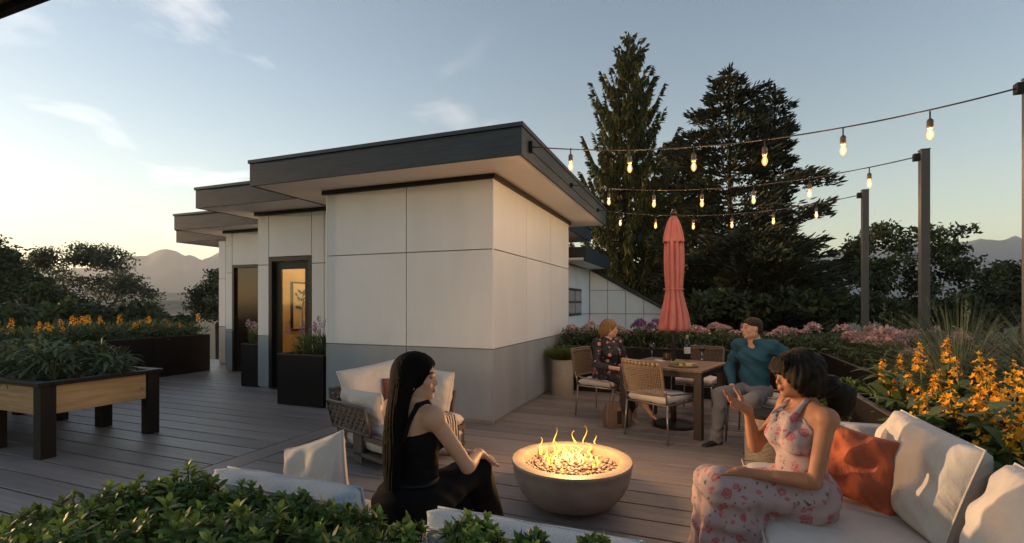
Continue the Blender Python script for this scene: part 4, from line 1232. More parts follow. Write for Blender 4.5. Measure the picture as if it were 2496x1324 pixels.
# ------------------------------------------------------------------ trees
def branchy_tree(label, blobs, dist, trunk_px, seed, leafsize=.13, per=120, nper=9, spread=.42, matn='leaf_tree', name='leafy_tree', group='leafy trees beyond the deck', base_z=-9, trunk_r=.22, limbs=True):
    """blobs: (px, py, rx_px, ry_px) ellipses seen in the picture; they get real depth round dist"""
    rs = np.random.RandomState(seed)
    T = D(trunk_px[0], trunk_px[1], dist)
    org = np.array([T.x, T.y, base_z])
    clumps = []
    fwd = np.array([-SS, CC, 0]); rt = np.array([CC, SS, 0])
    for px, py, rx, ry in blobs:
        c = np.array(D(px, py, dist)); a, b = rx * dist / FP, ry * dist / FP
        for k in range(nper):
            v = rdir(rs, 1)[0] * rs.uniform(.45, 1.0) ** .6
            clumps.append(c + rt * v[0] * a + fwd * v[1] * max(a, b) * 1.1 + np.array([0, 0, 1]) * v[2] * b)
    clumps = np.array(clumps)
    t = empty(name, tuple(org)); tag(t, label, 'tree', group)
    # skeleton: trunk fork then each clump grows back to the nearest node
    fork = np.array([T.x, T.y, T.z])
    nodes = [org.copy(), org * .5 + fork * .5 + rs.randn(3) * .1, fork]
    segs = [(org, nodes[1], trunk_r, trunk_r * .8), (nodes[1], fork, trunk_r * .8, trunk_r * .62)]
    cnt = [1, 1, 1]
    order = np.argsort(np.linalg.norm(clumps - fork, axis=1))
    rad = [trunk_r, trunk_r * .8, trunk_r * .6]
    for ci in order:
        c = clumps[ci]
        dd = [np.linalg.norm(c - nd) + (.0 if i >= 2 else 50) - .25 * np.linalg.norm(nd - fork) for i, nd in enumerate(nodes)]
        j = int(np.argmin(dd)); a = nodes[j]
        mid = a * .5 + c * .5 + rs.randn(3) * .12 * np.linalg.norm(c - a) - np.array([0, 0, .08]) * np.linalg.norm(c - a)
        r0 = max(.012, rad[j] * .62); 
        segs += [(a, mid, r0, r0 * .8), (mid, c, r0 * .8, max(.008, r0 * .5))]
        nodes += [mid, c]; rad += [r0 * .8, max(.012, r0 * .55)]
    mb = MB(); mb.m = Matrix.Translation(-Vector(org))
    for a, b, r0, r1 in segs: mb.tube([a, b], [r0, r1], 6 if r0 > .06 else 4, cap=False)
    mb.build('trunk', M['bark'], t, smooth=True)
    N = per * len(clumps)
    cc = np.repeat(clumps, per, axis=0)
    ctone = np.repeat(rs.uniform(.6, 1.35, len(clumps)), per)
    off = np.clip(rs.randn(N, 3), -1.7, 1.7) * spread * np.array([1, 1, .55]) * dist / 20 * .8
    B = cc + off - org
    dr_ = rdir(rs, N, -.1); sd = unit(np.cross(dr_, rdir(rs, N)))
    L = rs.uniform(.6, 1.25, N) * leafsize
    V, Q, C = strips(B, dr_, sd, L, L * .62, (.2, 1, .15), np.zeros((N, 3)), rcol(rs, N) * ctone[:, None])
    o = mesh_np('crown', V, Q, M[matn], t, colors=C)
    return t


def conifer(label, px, top_y, dist, seed, rfun, style, matn, base_z=-9, z_low=None, whorl=.33, nb=6, name='conifer_tree', group=None, twig=.4, dens=34, tipup=.35, tr=.28, az_mod=None, tw=.075):
    rs = np.random.RandomState(seed)
    top = D(px, top_y, dist)
    org = np.array([top.x, top.y, base_z]); H_ = top.z - base_z
    t = empty(name, tuple(org)); tag(t, label, 'tree', group)
    mb = MB()
    mb.tube([(0, 0, 0), (.05, 0, H_ * .5), (0, 0, H_ * .8), (0, 0, H_)], [tr, tr * .6, tr * .28, .02], 9)
    parts = []
    z = H_ - .25
    zl = 0 if z_low is None else z_low - base_z
    while z > zl:
        wpx = rfun(740 - (z + base_z - CH) * FP / dist) * dist / FP            # half width in metres at this height
        n = nb + (1 if rs.rand() < .5 else 0)
        a0 = rs.rand() * 6.28
        for k in range(n):
            a = a0 + k * 6.283 / n + rs.uniform(-.35, .35)
            wk = wpx if not az_mod else az_mod(a, z + base_z, wpx)
            Lb = wk * (rs.uniform(.6, 1.15) if style == 'spruce' else rs.uniform(.5, 1.18))
            if Lb < .12: Lb = .12
            zz = z + rs.uniform(-.15, .15)
            h_ = np.array([math.cos(a), math.sin(a), 0])
            S = np.linspace(0, 1, 9)
            if style == 'spruce': dz = Lb * (-.50 * S + .42 * S ** 3.0 * 1.0 * tipup / .35 - .05)
            else: dz = Lb * (.10 * S + .12 * S ** 2 * rs.uniform(-1.4, 2.2))
            P = np.stack([h_[0] * S * Lb, h_[1] * S * Lb, zz + dz], -1)
            mb.tube([tuple(p) for p in P[::2]], [max(.012, .035 * Lb / 2 * (1 - s) + .01) for s in S[::2]], 4, cap=False)
            m = max(6, int(dens * Lb))
            sp = rs.uniform(.12 if style == 'spruce' else .18, 1.0, m) ** .8
            q = np.stack([np.interp(sp, S, P[:, i]) for i in range(3)], -1)
            sidev = np.cross(h_, [0, 0, 1.0])
            lat = rs.uniform(-1, 1, m)
            if style == 'spruce':
                q = q + sidev * (lat * .10 * Lb * (1.05 - sp))[:, None]
                d_ = unit(np.stack([h_[0] * .35 + sidev[0] * lat * .4, h_[1] * .35 + sidev[1] * lat * .4, np.full(m, -1.0)], -1) + rs.randn(m, 3) * .22)
                tipm = sp > .85
                d_[tipm] = unit(np.stack([np.full(m, h_[0]), np.full(m, h_[1]), np.full(m, .25)], -1) + rs.randn(m, 3) * .3)[tipm]
                L = rs.uniform(.45, 1.15, m) * twig * np.clip(1.15 - .6 * sp, .3, 1) * min(1, Lb / 1.2 + .35)
                dp = np.zeros((m, 3)); dp[:, 2] = -.15 * L
            else:
                wd = .42 * Lb * np.sin(np.pi * np.clip(sp * .85 + .1, 0, 1))
                q = q + sidev * (lat * wd)[:, None] + rs.randn(m, 3) * np.array([.03, .03, .07])
                d_ = unit(h_ + sidev * (lat * .9)[:, None] + rs.randn(m, 3) * .28 + np.array([0, 0, .22]))
                L = rs.uniform(.5, 1.2, m) * twig
                dp = np.zeros((m, 3)); dp[:, 2] = .1 * L
            sv = unit(np.cross(d_, rdir(rs, m)))
            parts.append(strips(q, d_, sv, L, np.full(m, tw) * rs.uniform(.7, 1.3, m), (.5, 1, .75, .15), dp, rcol(rs, m, .55, 1.4, .2) * rs.uniform(.75, 1.25)))
        z -= whorl * rs.uniform(.8, 1.25)
    # leader tuft
    m = 40; q = np.zeros((m, 3)); q[:, 2] = H_ - rs.rand(m) * .9
    d_ = unit(rs.randn(m, 3) * .6 + np.array([0, 0, .5])); parts.append(strips(q, d_, unit(np.cross(d_, rdir(rs, m))), np.full(m, .22), np.full(m, .05), (.5, 1, .7, .1), np.zeros((m, 3)), rcol(rs, m)))
    mb.build('trunk', M['bark'], t, smooth=True)
    V, Q, C = merge(parts)
    mesh_np('crown', V, Q, M[matn], t, colors=C)
    return t


conifer('tall narrow spruce with drooping branches, the highest tree', 1532, 82, 23, 11,
        lambda y: np.interp(y, [78, 110, 150, 200, 260, 310, 380, 420, 500, 600, 700, 900], [4, 22, 44, 66, 82, 88, 94, 118, 130, 148, 135, 100]),
        'spruce', 'needle', z_low=-2.0, whorl=.46, nb=7, name='spruce_tree', twig=.44, dens=95, tipup=.92)


def cedar_az(a, z, w):
    # the lower tiers reach out to the right of the picture
    r_ = math.cos(a - YAW)
    y = 740 - (z - CH) * FP / 19
    if y > 455: return w * (1 + (.45 * r_ if r_ > 0 else .05 * r_))
    return w
conifer('broad dark cedar with layered branches right of the spruce', 1778, 172, 19, 23,
        lambda y: np.interp(y, [165, 190, 240, 290, 330, 400, 470, 500, 520, 545, 580, 640, 700, 780], [4, 22, 66, 105, 118, 138, 142, 130, 185, 90, 185, 200, 175, 160]),
        'cedar', 'needle_dark', z_low=-.2, whorl=.46, nb=7, name='cedar_tree', twig=.26, dens=72, az_mod=cedar_az, tr=.24, tw=.07)
conifer('shorter leader crown rising at the right shoulder of the broad cedar', 1888, 210, 19.6, 29,
        lambda y: np.interp(y, [205, 250, 300, 350, 420, 470, 600], [4, 28, 48, 55, 52, 40, 40]),
        'cedar', 'needle_dark', z_low=4.6, whorl=.3, nb=6, name='cedar_tree', twig=.26, dens=75, tr=.14, tw=.07)
conifer('dark fir standing between the spruce and the broad cedar', 1650, 350, 27, 31,
        lambda y: np.interp(y, [345, 400, 500, 600, 800], [6, 55, 95, 130, 160]),
        'cedar', 'needle_dark', z_low=-2, whorl=.42, nb=8, name='fir_tree', twig=.34, dens=50, tw=.09)
conifer('low dark fir behind the dining table, right of the parasol', 1840, 560, 15, 37,
        lambda y: np.interp(y, [555, 600, 700, 800], [10, 110, 190, 190]),
        'cedar', 'needle_dark', z_low=-1.5, whorl=.24, nb=9, name='fir_tree', twig=.24, dens=80, tw=.06)
conifer('low dark fir half hidden behind the coral parasol', 1700, 620, 16, 38,
        lambda y: np.interp(y, [615, 660, 800], [10, 90, 150]),
        'cedar', 'needle_dark', z_low=-1.5, whorl=.26, nb=9, name='fir_tree', twig=.24, dens=80, tw=.06)

branchy_tree('leafy tree between the two farther light posts on the right', [(2200, 570, 70, 30), (2290, 590, 70, 35), (2140, 625, 75, 35), (2240, 655, 95, 40), (2350, 640, 70, 35), (2080, 690, 60, 30), (2160, 710, 80, 35), (2300, 720, 90, 35), (2400, 690, 60, 30), (2060, 755, 60, 25), (2230, 770, 90, 25)], 15, (2270, 760), 41, leafsize=.12, per=150, nper=7, spread=.33)
branchy_tree('dark leafy tree at the right picture edge', [(2440, 700, 60, 40), (2500, 660, 50, 30), (2530, 740, 80, 50), (2420, 770, 80, 30), (2360, 750, 60, 30)], 12, (2500, 800), 43, leafsize=.11, per=150, nper=8, spread=.3)
branchy_tree('smaller leafy tree left of the farthest light post', [(2030, 700, 50, 25), (1990, 740, 70, 30), (2080, 640, 45, 22), (2100, 600, 25, 15)], 18, (2050, 790), 44, leafsize=.12, per=120, nper=7, spread=.3)
branchy_tree('round hazy tree with visible limbs on the left horizon', [(145, 625, 50, 14), (215, 620, 45, 16), (250, 612, 35, 12), (200, 660, 70, 30), (285, 640, 35, 20), (120, 650, 40, 14), (300, 690, 50, 25), (330, 720, 38, 18), (240, 700, 60, 28), (345, 755, 28, 14), (180, 730, 60, 30)], 30, (252, 760), 45, matn='leaf_hazed', leafsize=.15, per=210, nper=6, spread=.30, trunk_r=.3)
branchy_tree('dark dense tree at the left picture edge', [(5, 640, 25, 22), (30, 680, 45, 28), (90, 700, 60, 25), (60, 740, 80, 35), (140, 750, 70, 30), (-40, 620, 50, 60), (-60, 720, 80, 60), (190, 770, 60, 20)], 20, (40, 800), 46, leafsize=.14, per=260, nper=9, spread=.34)
branchy_tree('small tree just left of the building edge', [(520, 680, 22, 24), (500, 715, 32, 22), (530, 730, 45, 26), (490, 750, 28, 14), (560, 700, 30, 40), (520, 770, 50, 14)], 26, (530, 790), 47, leafsize=.15, per=130, nper=7, spread=.28)
# dark undergrowth masses below the horizon line (far-off woods nobody could count)
def woods(label, x0, x1, ytop, dist, seed, n, matn='leaf_tree', size=.2, name='woods'):
    rs = np.random.RandomState(seed)
    px = rs.uniform(x0, x1, n); lump = 8 * np.sin(px * .035 + seed) + 6 * np.sin(px * .09 + 2) + 4 * np.sin(px * .21)
    yy = np.interp(px, [a for a, b in ytop], [b for a, b in ytop]) + lump + 55 * rs.rand(n) ** 1.3
    dd = dist * rs.uniform(.9, 1.25, n)
    P = np.array([tuple(D(a, b, c)) for a, b, c in zip(px, yy, dd)])
    d_ = rdir(rs, n); sd = unit(np.cross(d_, rdir(rs, n))); L = rs.uniform(.6, 1.3, n) * size
    V, Q, C = strips(P, d_, sd, L, L * .6, (.2, 1, .15), np.zeros((n, 3)), rcol(rs, n, .5, 1.3))
    o = mesh_np(name, V, Q, M[matn], None, colors=C); o['kind'] = 'stuff'; o['label'] = label
    return o
woods('dark undergrowth below the left trees', -120, 470, [(-120, 745), (150, 745), (360, 752), (380, 762), (470, 775)], 17, 5, 9000)
woods('dark undergrowth behind the right planters', 1625, 2700, [(1400, 742), (1600, 720), (2000, 715), (2300, 745), (2700, 730)], 14, 6, 22000, size=.17)
# ------------------------------------------------------------------ plants
def stem_tube(mb, a, b, r=.004, n=4, bend=.02, rs=None):
    a, b = Vector(a), Vector(b); m = (a + b) / 2 + Vector((rs.uniform(-bend, bend), rs.uniform(-bend, bend), 0))
    mb.tube([a, m, b], [r, r * .85, r * .6], n, cap=False)


M['stem'] = mat('green_stem', (0.11, 0.14, 0.045), 0.6)
M['twig'] = mat('brown_twig', (0.05, 0.035, 0.022), 0.8)

# clipped hedge: rosettes of small glossy leaves
def rosette_mesh(seed):
    rs = np.random.RandomState(seed); n = 11
    a = np.arange(n) * 2.4 + rs.rand(n) * .4; tier = np.arange(n) / n
    el = .15 + 1.05 * tier + rs.uniform(-.12, .12, n)
    d_ = np.stack([np.cos(a) * np.cos(el), np.sin(a) * np.cos(el), np.sin(el)], -1)
    sd = unit(np.cross(d_, np.array([0, 0, 1.0]))) + 1e-6
    L = rs.uniform(.036, .054, n) * (1 - .35 * tier); b = np.zeros((n, 3)); b[:, 2] = -.018 + .02 * tier
    dp = -np.array([0, 0, .2]) * L[:, None]
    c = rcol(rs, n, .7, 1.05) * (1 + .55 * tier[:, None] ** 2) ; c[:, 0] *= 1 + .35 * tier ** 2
    V, Q, C = strips(b, d_, unit(sd), L, L * .42, LEAF, dp, c)
    # fold the leaf a little along its midrib: lift both edges
    up = np.cross(unit(sd), d_)
    nrm = np.repeat(up, 2 * len(LEAF), 0)
    ww = np.tile(np.repeat(np.array(LEAF), 2), n) * np.repeat(L, 2 * len(LEAF)) * .06
    return V + nrm * ww[:, None], Q, C
ros = []
mounds = [(40, 1275, 1.50, .28), (190, 1232, 1.58, .26), (320, 1200, 1.66, .23), (450, 1182, 1.74, .22), (590, 1212, 1.64, .17), (725, 1232, 1.60, .18), (850, 1246, 1.56, .12), (130, 1300, 1.28, .24), (400, 1275, 1.30, .24), (620, 1285, 1.30, .20), (800, 1312, 1.32, .12)]
small = [(985, 1275, 1.42, .05), (1145, 1268, 1.42, .075), (1297, 1305, 1.36, .04), (1452, 1316, 1.34, .035), (1205, 1312, 1.35, .04)]
where = ['at the far left edge', 'second from the left', 'below the planting table', 'at the highest point of the hedge', 'under the pale sofa cushion corner', 'in front of the left sofa cushion', 'touching the sofa cushion right end', 'in the front row at bottom left', 'in the front row below the tallest tip', 'in the front row below the sofa cushion', 'lowest at the right end of the hedge']
where2 = ['thin sprig in front of the long-haired woman', 'tall sprig in front of the pale blue cushion', 'small sprig before the middle of the blue cushion', 'rightmost small sprig at the bottom edge', 'low sprig beside the tall one at the bottom edge']
mi = 0
for j, (px, py, dd, rad) in enumerate(mounds + small):
    big = j < len(mounds)
    rs = np.random.RandomState(200 + j)
    topp = D(px, py, dd); cz_ = topp.z - rad * .8
    base = Vector((topp.x, topp.y, .36))
    sh = empty('hedge_shrub', base)
    tag(sh, ('glossy green hedge shrub ' + where[j]) if big else ('glossy green ' + where2[j - len(mounds)]), 'shrub', 'hedge shrubs in the foreground')
    n = int(120 * (rad / .26) ** 2) if big else (10 if rad < .06 else 22)
    mb = MB(); cnt = 0
    for i in range(n):
        v = rdir(rs, 1, .45)[0]; 
        if v[2] < -.15: v[2] *= -1
        rr_ = rad * rs.uniform(.78, 1.06) * (1 + .12 * math.sin(5 * v[0] + j) + .1 * math.sin(6 * v[1]))
        p = Vector((topp.x, topp.y, cz_)) + Vector((v[0] * rr_ * 1.05, v[1] * rr_ * .95, v[2] * rr_ * .85)) - base
        if len(ros) < 6:
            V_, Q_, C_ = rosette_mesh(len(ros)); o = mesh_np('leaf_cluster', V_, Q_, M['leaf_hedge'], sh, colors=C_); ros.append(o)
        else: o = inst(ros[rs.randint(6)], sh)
        o.location = p
        tilt = Vector(v) * 1.0 + Vector((0, 0, .7)) + Vector(rs.randn(3) * .25)
        o.rotation_euler = (tilt.to_track_quat('Z', 'Y') @ Matrix.Rotation(rs.rand() * 6.28, 4, 'Z').to_quaternion()).to_euler()
        s = rs.uniform(.85, 1.35) * (1 if big else .85); o.scale = (s, s, s)
        if i % 2 == 0 or not big: stem_tube(mb, (p.x * .2, p.y * .2, 0.02), p, .0035, 4, .03, rs)
    mb.build('twig', M['twig'], sh)
    # inner foliage
    m = int(2600 * (rad / .26) ** 2)
    v = rdir(rs, m); q = v * (rs.uniform(.25, .97, m) ** .7 * rad)[:, None] * np.array([1.05, 1.0, .85]) + np.array([0, 0, cz_ - base.z])
    q[:, 2] = np.maximum(q[:, 2], .0)
    d_ = rdir(rs, m, .5); L = rs.uniform(.024, .042, m)
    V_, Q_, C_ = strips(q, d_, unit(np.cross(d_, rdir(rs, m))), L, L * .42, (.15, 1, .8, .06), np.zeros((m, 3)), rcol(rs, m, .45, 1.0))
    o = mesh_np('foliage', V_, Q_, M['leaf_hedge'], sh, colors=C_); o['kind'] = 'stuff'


def leafy(parent, n, spread, L0, L1, wr, rs, matn, up=.8, droop=.5, name='foliage', zoff=0.0, hgt=0.0, stuff=True, tone=(.6, 1.3), profile=LEAF):
    a = rs.rand(n) * 6.283; r_ = spread * np.sqrt(rs.rand(n))
    b = np.stack([r_ * np.cos(a), r_ * np.sin(a), zoff + hgt * rs.rand(n)], -1)
    d_ = unit(np.stack([np.cos(a) * 1.0, np.sin(a) * 1.0, np.full(n, up)], -1) + rs.randn(n, 3) * .45)
    L = rs.uniform(L0, L1, n)
    dp = np.zeros((n, 3)); dp[:, 2] = -droop * L * rs.uniform(.4, 1.3, n)
    sd = unit(np.cross(d_, np.array([0, 0, 1.0])) + rs.randn(n, 3) * .25)
    V, Q, C = strips(b, d_, sd, L, L * wr, profile, dp, rcol(rs, n, *tone))
    o = mesh_np(name, V, Q, M[matn], parent, colors=C)
    if stuff: o['kind'] = 'stuff'
    return o


# star flower spike
def spike_mesh(seed, h, nf, fr, spread):
    rs = np.random.RandomState(seed); parts = []
    for i in range(nf):
        q = i / nf; a = i * 2.4 + rs.rand()
        c = np.array([math.cos(a) * spread * (1 - .55 * q), math.sin(a) * spread * (1 - .55 * q), -h * (1 - q) * .98 + rs.uniform(-.01, .01)])
        nrm = unit(np.array([[math.cos(a), math.sin(a), .35 + q * .8]]) + rs.randn(1, 3) * .2)[0]
        t1 = unit(np.cross(nrm, [0, 0, 1.0])[None])[0]; t2 = np.cross(nrm, t1)
        k = 5; an = np.arange(k) * 6.283 / k + rs.rand()
        d_ = unit(t1[None] * np.cos(an)[:, None] + t2[None] * np.sin(an)[:, None] + nrm[None] * .35)
        f_ = fr * rs.uniform(.75, 1.2) * (1 - .3 * q)
        parts.append(strips(np.repeat(c[None], k, 0), d_, unit(np.cross(d_, nrm[None])), np.full(k, f_), np.full(k, f_ * .62), (.3, 1, .25), np.zeros((k, 3)), rcol(rs, k, .75, 1.25, .12)))
        # throat
    return merge(parts)


SPK = [spike_mesh(i, .17, 15, .024, .022) for i in range(4)]
fl_spots = [(2240, 838, 1.55), (2307, 826, 1.75), (2152, 872, 1.42), (2195, 862, 1.6), (2278, 905, 1.4), (2330, 868, 1.6), (2386, 862, 1.7), (2421, 878, 1.85), (2452, 912, 1.6), (2488, 898, 1.7), (2403, 925, 1.4), (2440, 955, 1.45), (2484, 985, 1.35), (2352, 905, 1.9), (2262, 870, 1.8), (2212, 905, 1.35), (2318, 945, 1.3), (2372, 965, 1.35), (2245, 972, 1.28), (2340, 985, 1.3), (2410, 990, 1.3), (2462, 1010, 1.28), (2175, 905, 1.33), (2292, 930, 1.7), (2500, 930, 1.9), (2470, 880, 2.0), (2375, 900, 2.1), (2225, 850, 2.0), (2515, 1000, 1.5), (2540, 950, 1.6)]
spo = []
for i, (px, py, X) in enumerate(fl_spots):
    rs = np.random.RandomState(400 + i)
    tp = onX(px, py, X); base = Vector((tp.x + rs.uniform(-.04, .04), tp.y + rs.uniform(-.05, .05), .68))
    if tp.z < .95: tp.z = .95
    pl_ = empty('orange_flower', base); tag(pl_, 'orange flower spike with broad green leaves in the right planter', 'flower', 'orange flowers in the right planter')
    mb = MB(); mb.tube([(0, 0, 0), ((tp.x - base.x) * .4, (tp.y - base.y) * .4, (tp.z - base.z) * .55), tp - base], [.005, .0045, .0025], 5, cap=False)
    mb.build('stem', M['stem'], pl_, smooth=True)
    if len(spo) < 4: V_, Q_, C_ = SPK[i]; o = mesh_np('blossom', V_, Q_, M['petal_orange'], pl_, colors=C_); spo.append(o)
    else: o = inst(spo[rs.randint(4)], pl_)
    o.location = tp - base; s = rs.uniform(1.0, 1.45) * (.9 if tp.y > 3.6 else 1.0); o.scale = (s, s, s * rs.uniform(.9, 1.3)); o.rotation_euler = (rs.uniform(-.15, .15), rs.uniform(-.15, .15), rs.rand() * 6.28)
    if i % 2 == 0:
        o = inst(spo[rs.randint(len(spo))], pl_); o.location = (tp - base) * .86 + Vector((rs.uniform(-.05, .05), rs.uniform(-.05, .05), 0)); o.scale = (.75,) * 3
    # broad basal leaves: large leaves, each its own part
    for k in range(9):
        if i == 0 and k == 0 or 'bigleaf' not in globals():
            bigleaf = []
            for q in range(4):
                r5 = np.random.RandomState(q)
                V_, Q_, C_ = strips(np.zeros((1, 3)), np.array([[.75, 0, .66]]), np.array([[0, 1.0, 0]]), np.array([.2]), np.array([.062]), (.15, .7, 1, .85, .5, .05), np.array([[.05, 0, -.10 - .02 * q]]), rcol(r5, 1, .75, 1.1))
                V_[:, 2] += np.abs(V_[:, 1]) * .35
                bigleaf.append((V_, Q_, C_))
            blo = []
        if len(blo) < 4:
            V_, Q_, C_ = bigleaf[len(blo)]; o = mesh_np('leaf', V_, Q_, M['leaf_bright'], pl_, smooth=True, colors=C_); blo.append(o)
        else: o = inst(blo[rs.randint(4)], pl_)
        o.location = ((tp.x - base.x) * .1, (tp.y - base.y) * .1, rs.uniform(0, .22)); o.rotation_euler = (0, rs.uniform(-.4, .3), rs.rand() * 6.28)
        s = rs.uniform(.7, 1.35); o.scale = (s, s, s)
gc = empty('leafy_ground_cover', (1.75, 1.9, .68)); gc['kind'] = 'stuff'
gcs = np.random.RandomState(77); n = 2600
b = np.stack([gcs.uniform(-.58, .72, n), gcs.uniform(-2.3, 2.5, n), gcs.uniform(-.02, .16, n)], -1)
d_ = rdir(gcs, n, 1.0); L = gcs.uniform(.09, .2, n); dp = np.zeros((n, 3)); dp[:, 2] = -.4 * L
V_, Q_, C_ = strips(b, d_, unit(np.cross(d_, rdir(gcs, n))), L, L * .26, LEAF, dp, rcol(gcs, n, .4, 1.0))
o = mesh_np('leaf_mass', V_, Q_, M['leaf_bright'], None, colors=C_); o.location = gc.location; o['kind'] = 'stuff'; o['label'] = 'dense green leaves under the orange flowers'
bpy.data.objects.remove(gc)

# left planter
rs = np.random.RandomState(9)
lf_proto = None
for i in range(62):
    yy = 1.2 + 6.2 * (i + rs.rand() * 1.2) / 62; xx = -9.95 - rs.uniform(.05, 1.2)
    hgt = rs.uniform(.20, .44)
    p = empty('orange_flower', (xx, yy, .74)); tag(p, 'small orange flower spike in the long left planter', 'flower', 'orange flowers in the left planter')
    if lf_proto is None or i < 3:
        leafy(p, 60, .12, .08, .2, .16, rs, 'leaf_bright', up=1.4, droop=.3, name='foliage', hgt=.12)
        V_, Q_, C_ = spike_mesh(60 + i, .14, 12, .022, .018); o = mesh_np('blossom', V_, Q_, M['petal_orange'], p, colors=C_)
        MB().tube([(0, 0, 0), (.01, 0, .2), (0, 0, .4)], .004, 4).build('stem', M['stem'], p)
        lf_proto = [c for c in p.children] if lf_proto is None else lf_proto
        for c in p.children:
            if c.name.startswith('blossom'): c.location = (0, 0, .42)
    else:
        for c0 in lf_proto: c = inst(c0, p)
    s = hgt / .36; p.scale = (1.5, 1.5, s * 1.1); p.rotation_euler = (rs.uniform(-.1, .1), rs.uniform(-.1, .1), rs.rand() * 6.28)
n = 15000
b = np.stack([rs.uniform(-11.3, -9.9, n), rs.uniform(.6, 7.4, n), rs.uniform(.70, .98, n) + .05 * rs.randn(n)], -1)
b[:, 2] += .05 * np.sin(b[:, 1] * 5)
d_ = rdir(rs, n, .9); L = rs.uniform(.05, .13, n)
V_, Q_, C_ = strips(b, d_, unit(np.cross(d_, rdir(rs, n))), L, L * .22, (.3, 1, .7, .1), np.zeros((n, 3)), rcol(rs, n, .55, 1.5))
o = mesh_np('ground_cover', V_, Q_, M['leaf_sage'], None, colors=C_); o['kind'] = 'stuff'; o['label'] = 'low green foliage filling the long left planter'

# raised planter herbs
for i, (ax, ay) in enumerate(((-.02, .12), (.42, -.18), (.62, .22), (-.45, -.15), (.1, -.25), (-.8, .15), (-1.25, -.1), (.3, .2), (-.6, .22), (-1.35, .2))):
    rs = np.random.RandomState(500 + i)
    p = empty('herb_plant', (rt.location.x + ax, rt.location.y + ay, .66)); tag(p, 'leafy sage-green herb in the raised planting table', 'plant', 'herbs in the raised planting table')
    leafy(p, 170, .20, .11, .22, .2, rs, 'leaf_sage', up=.75, droop=.75, hgt=.34 if i not in (2, 6) else .2, tone=(.55, 1.4))
    mb = MB()
    for k in range(9):
        a = rs.rand() * 6.28; mb.tube([(0, 0, 0), (.07 * math.cos(a), .07 * math.sin(a), .18), (.17 * math.cos(a), .17 * math.sin(a), .32)], [.004, .003, .002], 4, cap=False)
    mb.build('stem', M['stem'], p)

# dusty pink dome flowers
def dome_mesh(seed, r_, n=70):
    rs = np.random.RandomState(seed); v = rdir(rs, n, .9); v[:, 2] = np.abs(v[:, 2]) * .8
    q = v * r_ * rs.uniform(.75, 1.05, n)[:, None]
    d_ = unit(v + rs.randn(n, 3) * .6); L = rs.uniform(.014, .026, n)
    return strips(q, d_, unit(np.cross(d_, rdir(rs, n))), L, L * .9, (.5, 1, .4), np.zeros((n, 3)), rcol(rs, n, .6, 1.45, .1))
pp = []
def pink(x, y_, h, i, m='petal_pink', lab='dusty pink dome flower in the long planters behind the table', grp='dusty pink flowers in the planters'):
    rs = np.random.RandomState(600 + i)
    p = empty('pink_flower', (x, y_, .70)); tag(p, lab, 'flower', grp)
    if len(pp) < 4:
        V_, Q_, C_ = dome_mesh(i, .075, 120); o = mesh_np('blossom', V_, Q_, M[m], p, colors=C_)
        lf = leafy(p, 75, .08, .05, .11, .34, rs, 'leaf_sage', up=.7, droop=.3, hgt=.26, tone=(.45, 1.1))
        stm = MB().tube([(0, 0, 0), (.01, 0, .2), (0, 0, .35)], .005, 4).build('stem', M['stem'], p)
        pp.append((o, lf, stm))
    else:
        q = pp[rs.randint(4)]; o = inst(q[0], p); inst(q[1], p); inst(q[2], p)
        if m != 'petal_pink':
            o.data = q[0].data.copy(); o.data.materials[0] = M[m]
    o.location = (0, 0, .33); p.scale = (1, 1, h / .38); p.rotation_euler = (0, 0, rs.rand() * 6.28)
    o.scale = (rs.uniform(.9, 1.45) if x < 1.7 else rs.uniform(1.1, 1.7),) * 3
    return p
rs = np.random.RandomState(15); k = 0
for i in range(52):
    pink(-2.15 + 3.9 * (i + rs.rand()) / 52, 8.02 + rs.uniform(0, .75), rs.uniform(.28, .42), k); k += 1
for i in range(34):
    pink(1.78 + rs.uniform(0, .8), 5.5 + 2.4 * (i + rs.rand()) / 34, rs.uniform(.30, .44), k); k += 1
for x, y_, h in ((-.86, 7.98, .46), (-.92, 8.05, .42), (-.62, 8.0, .45), (-.7, 8.08, .4)):
    pink(x, y_, h, k, 'petal_purple', 'purple-pink flower head rising above the others behind the floral-bloused woman', 'purple-pink flowers'); k += 1
n = 9000
b = np.concatenate([np.stack([rs.uniform(-2.2, 2.6, n), rs.uniform(7.95, 8.9, n), rs.uniform(.68, .98, n)], -1), np.stack([rs.uniform(1.68, 2.7, n // 2), rs.uniform(4.6, 8, n // 2), rs.uniform(.66, .9, n // 2)], -1)])
n = len(b); d_ = rdir(rs, n, .6); L = rs.uniform(.04, .10, n)
V_, Q_, C_ = strips(b, d_, unit(np.cross(d_, rdir(rs, n))), L, L * .4, (.3, 1, .7, .1), np.zeros((n, 3)), rcol(rs, n, .4, 1.2))
o = mesh_np('ground_cover', V_, Q_, M['leaf_sage'], None, colors=C_); o['kind'] = 'stuff'; o['label'] = 'green foliage under the pink flowers'


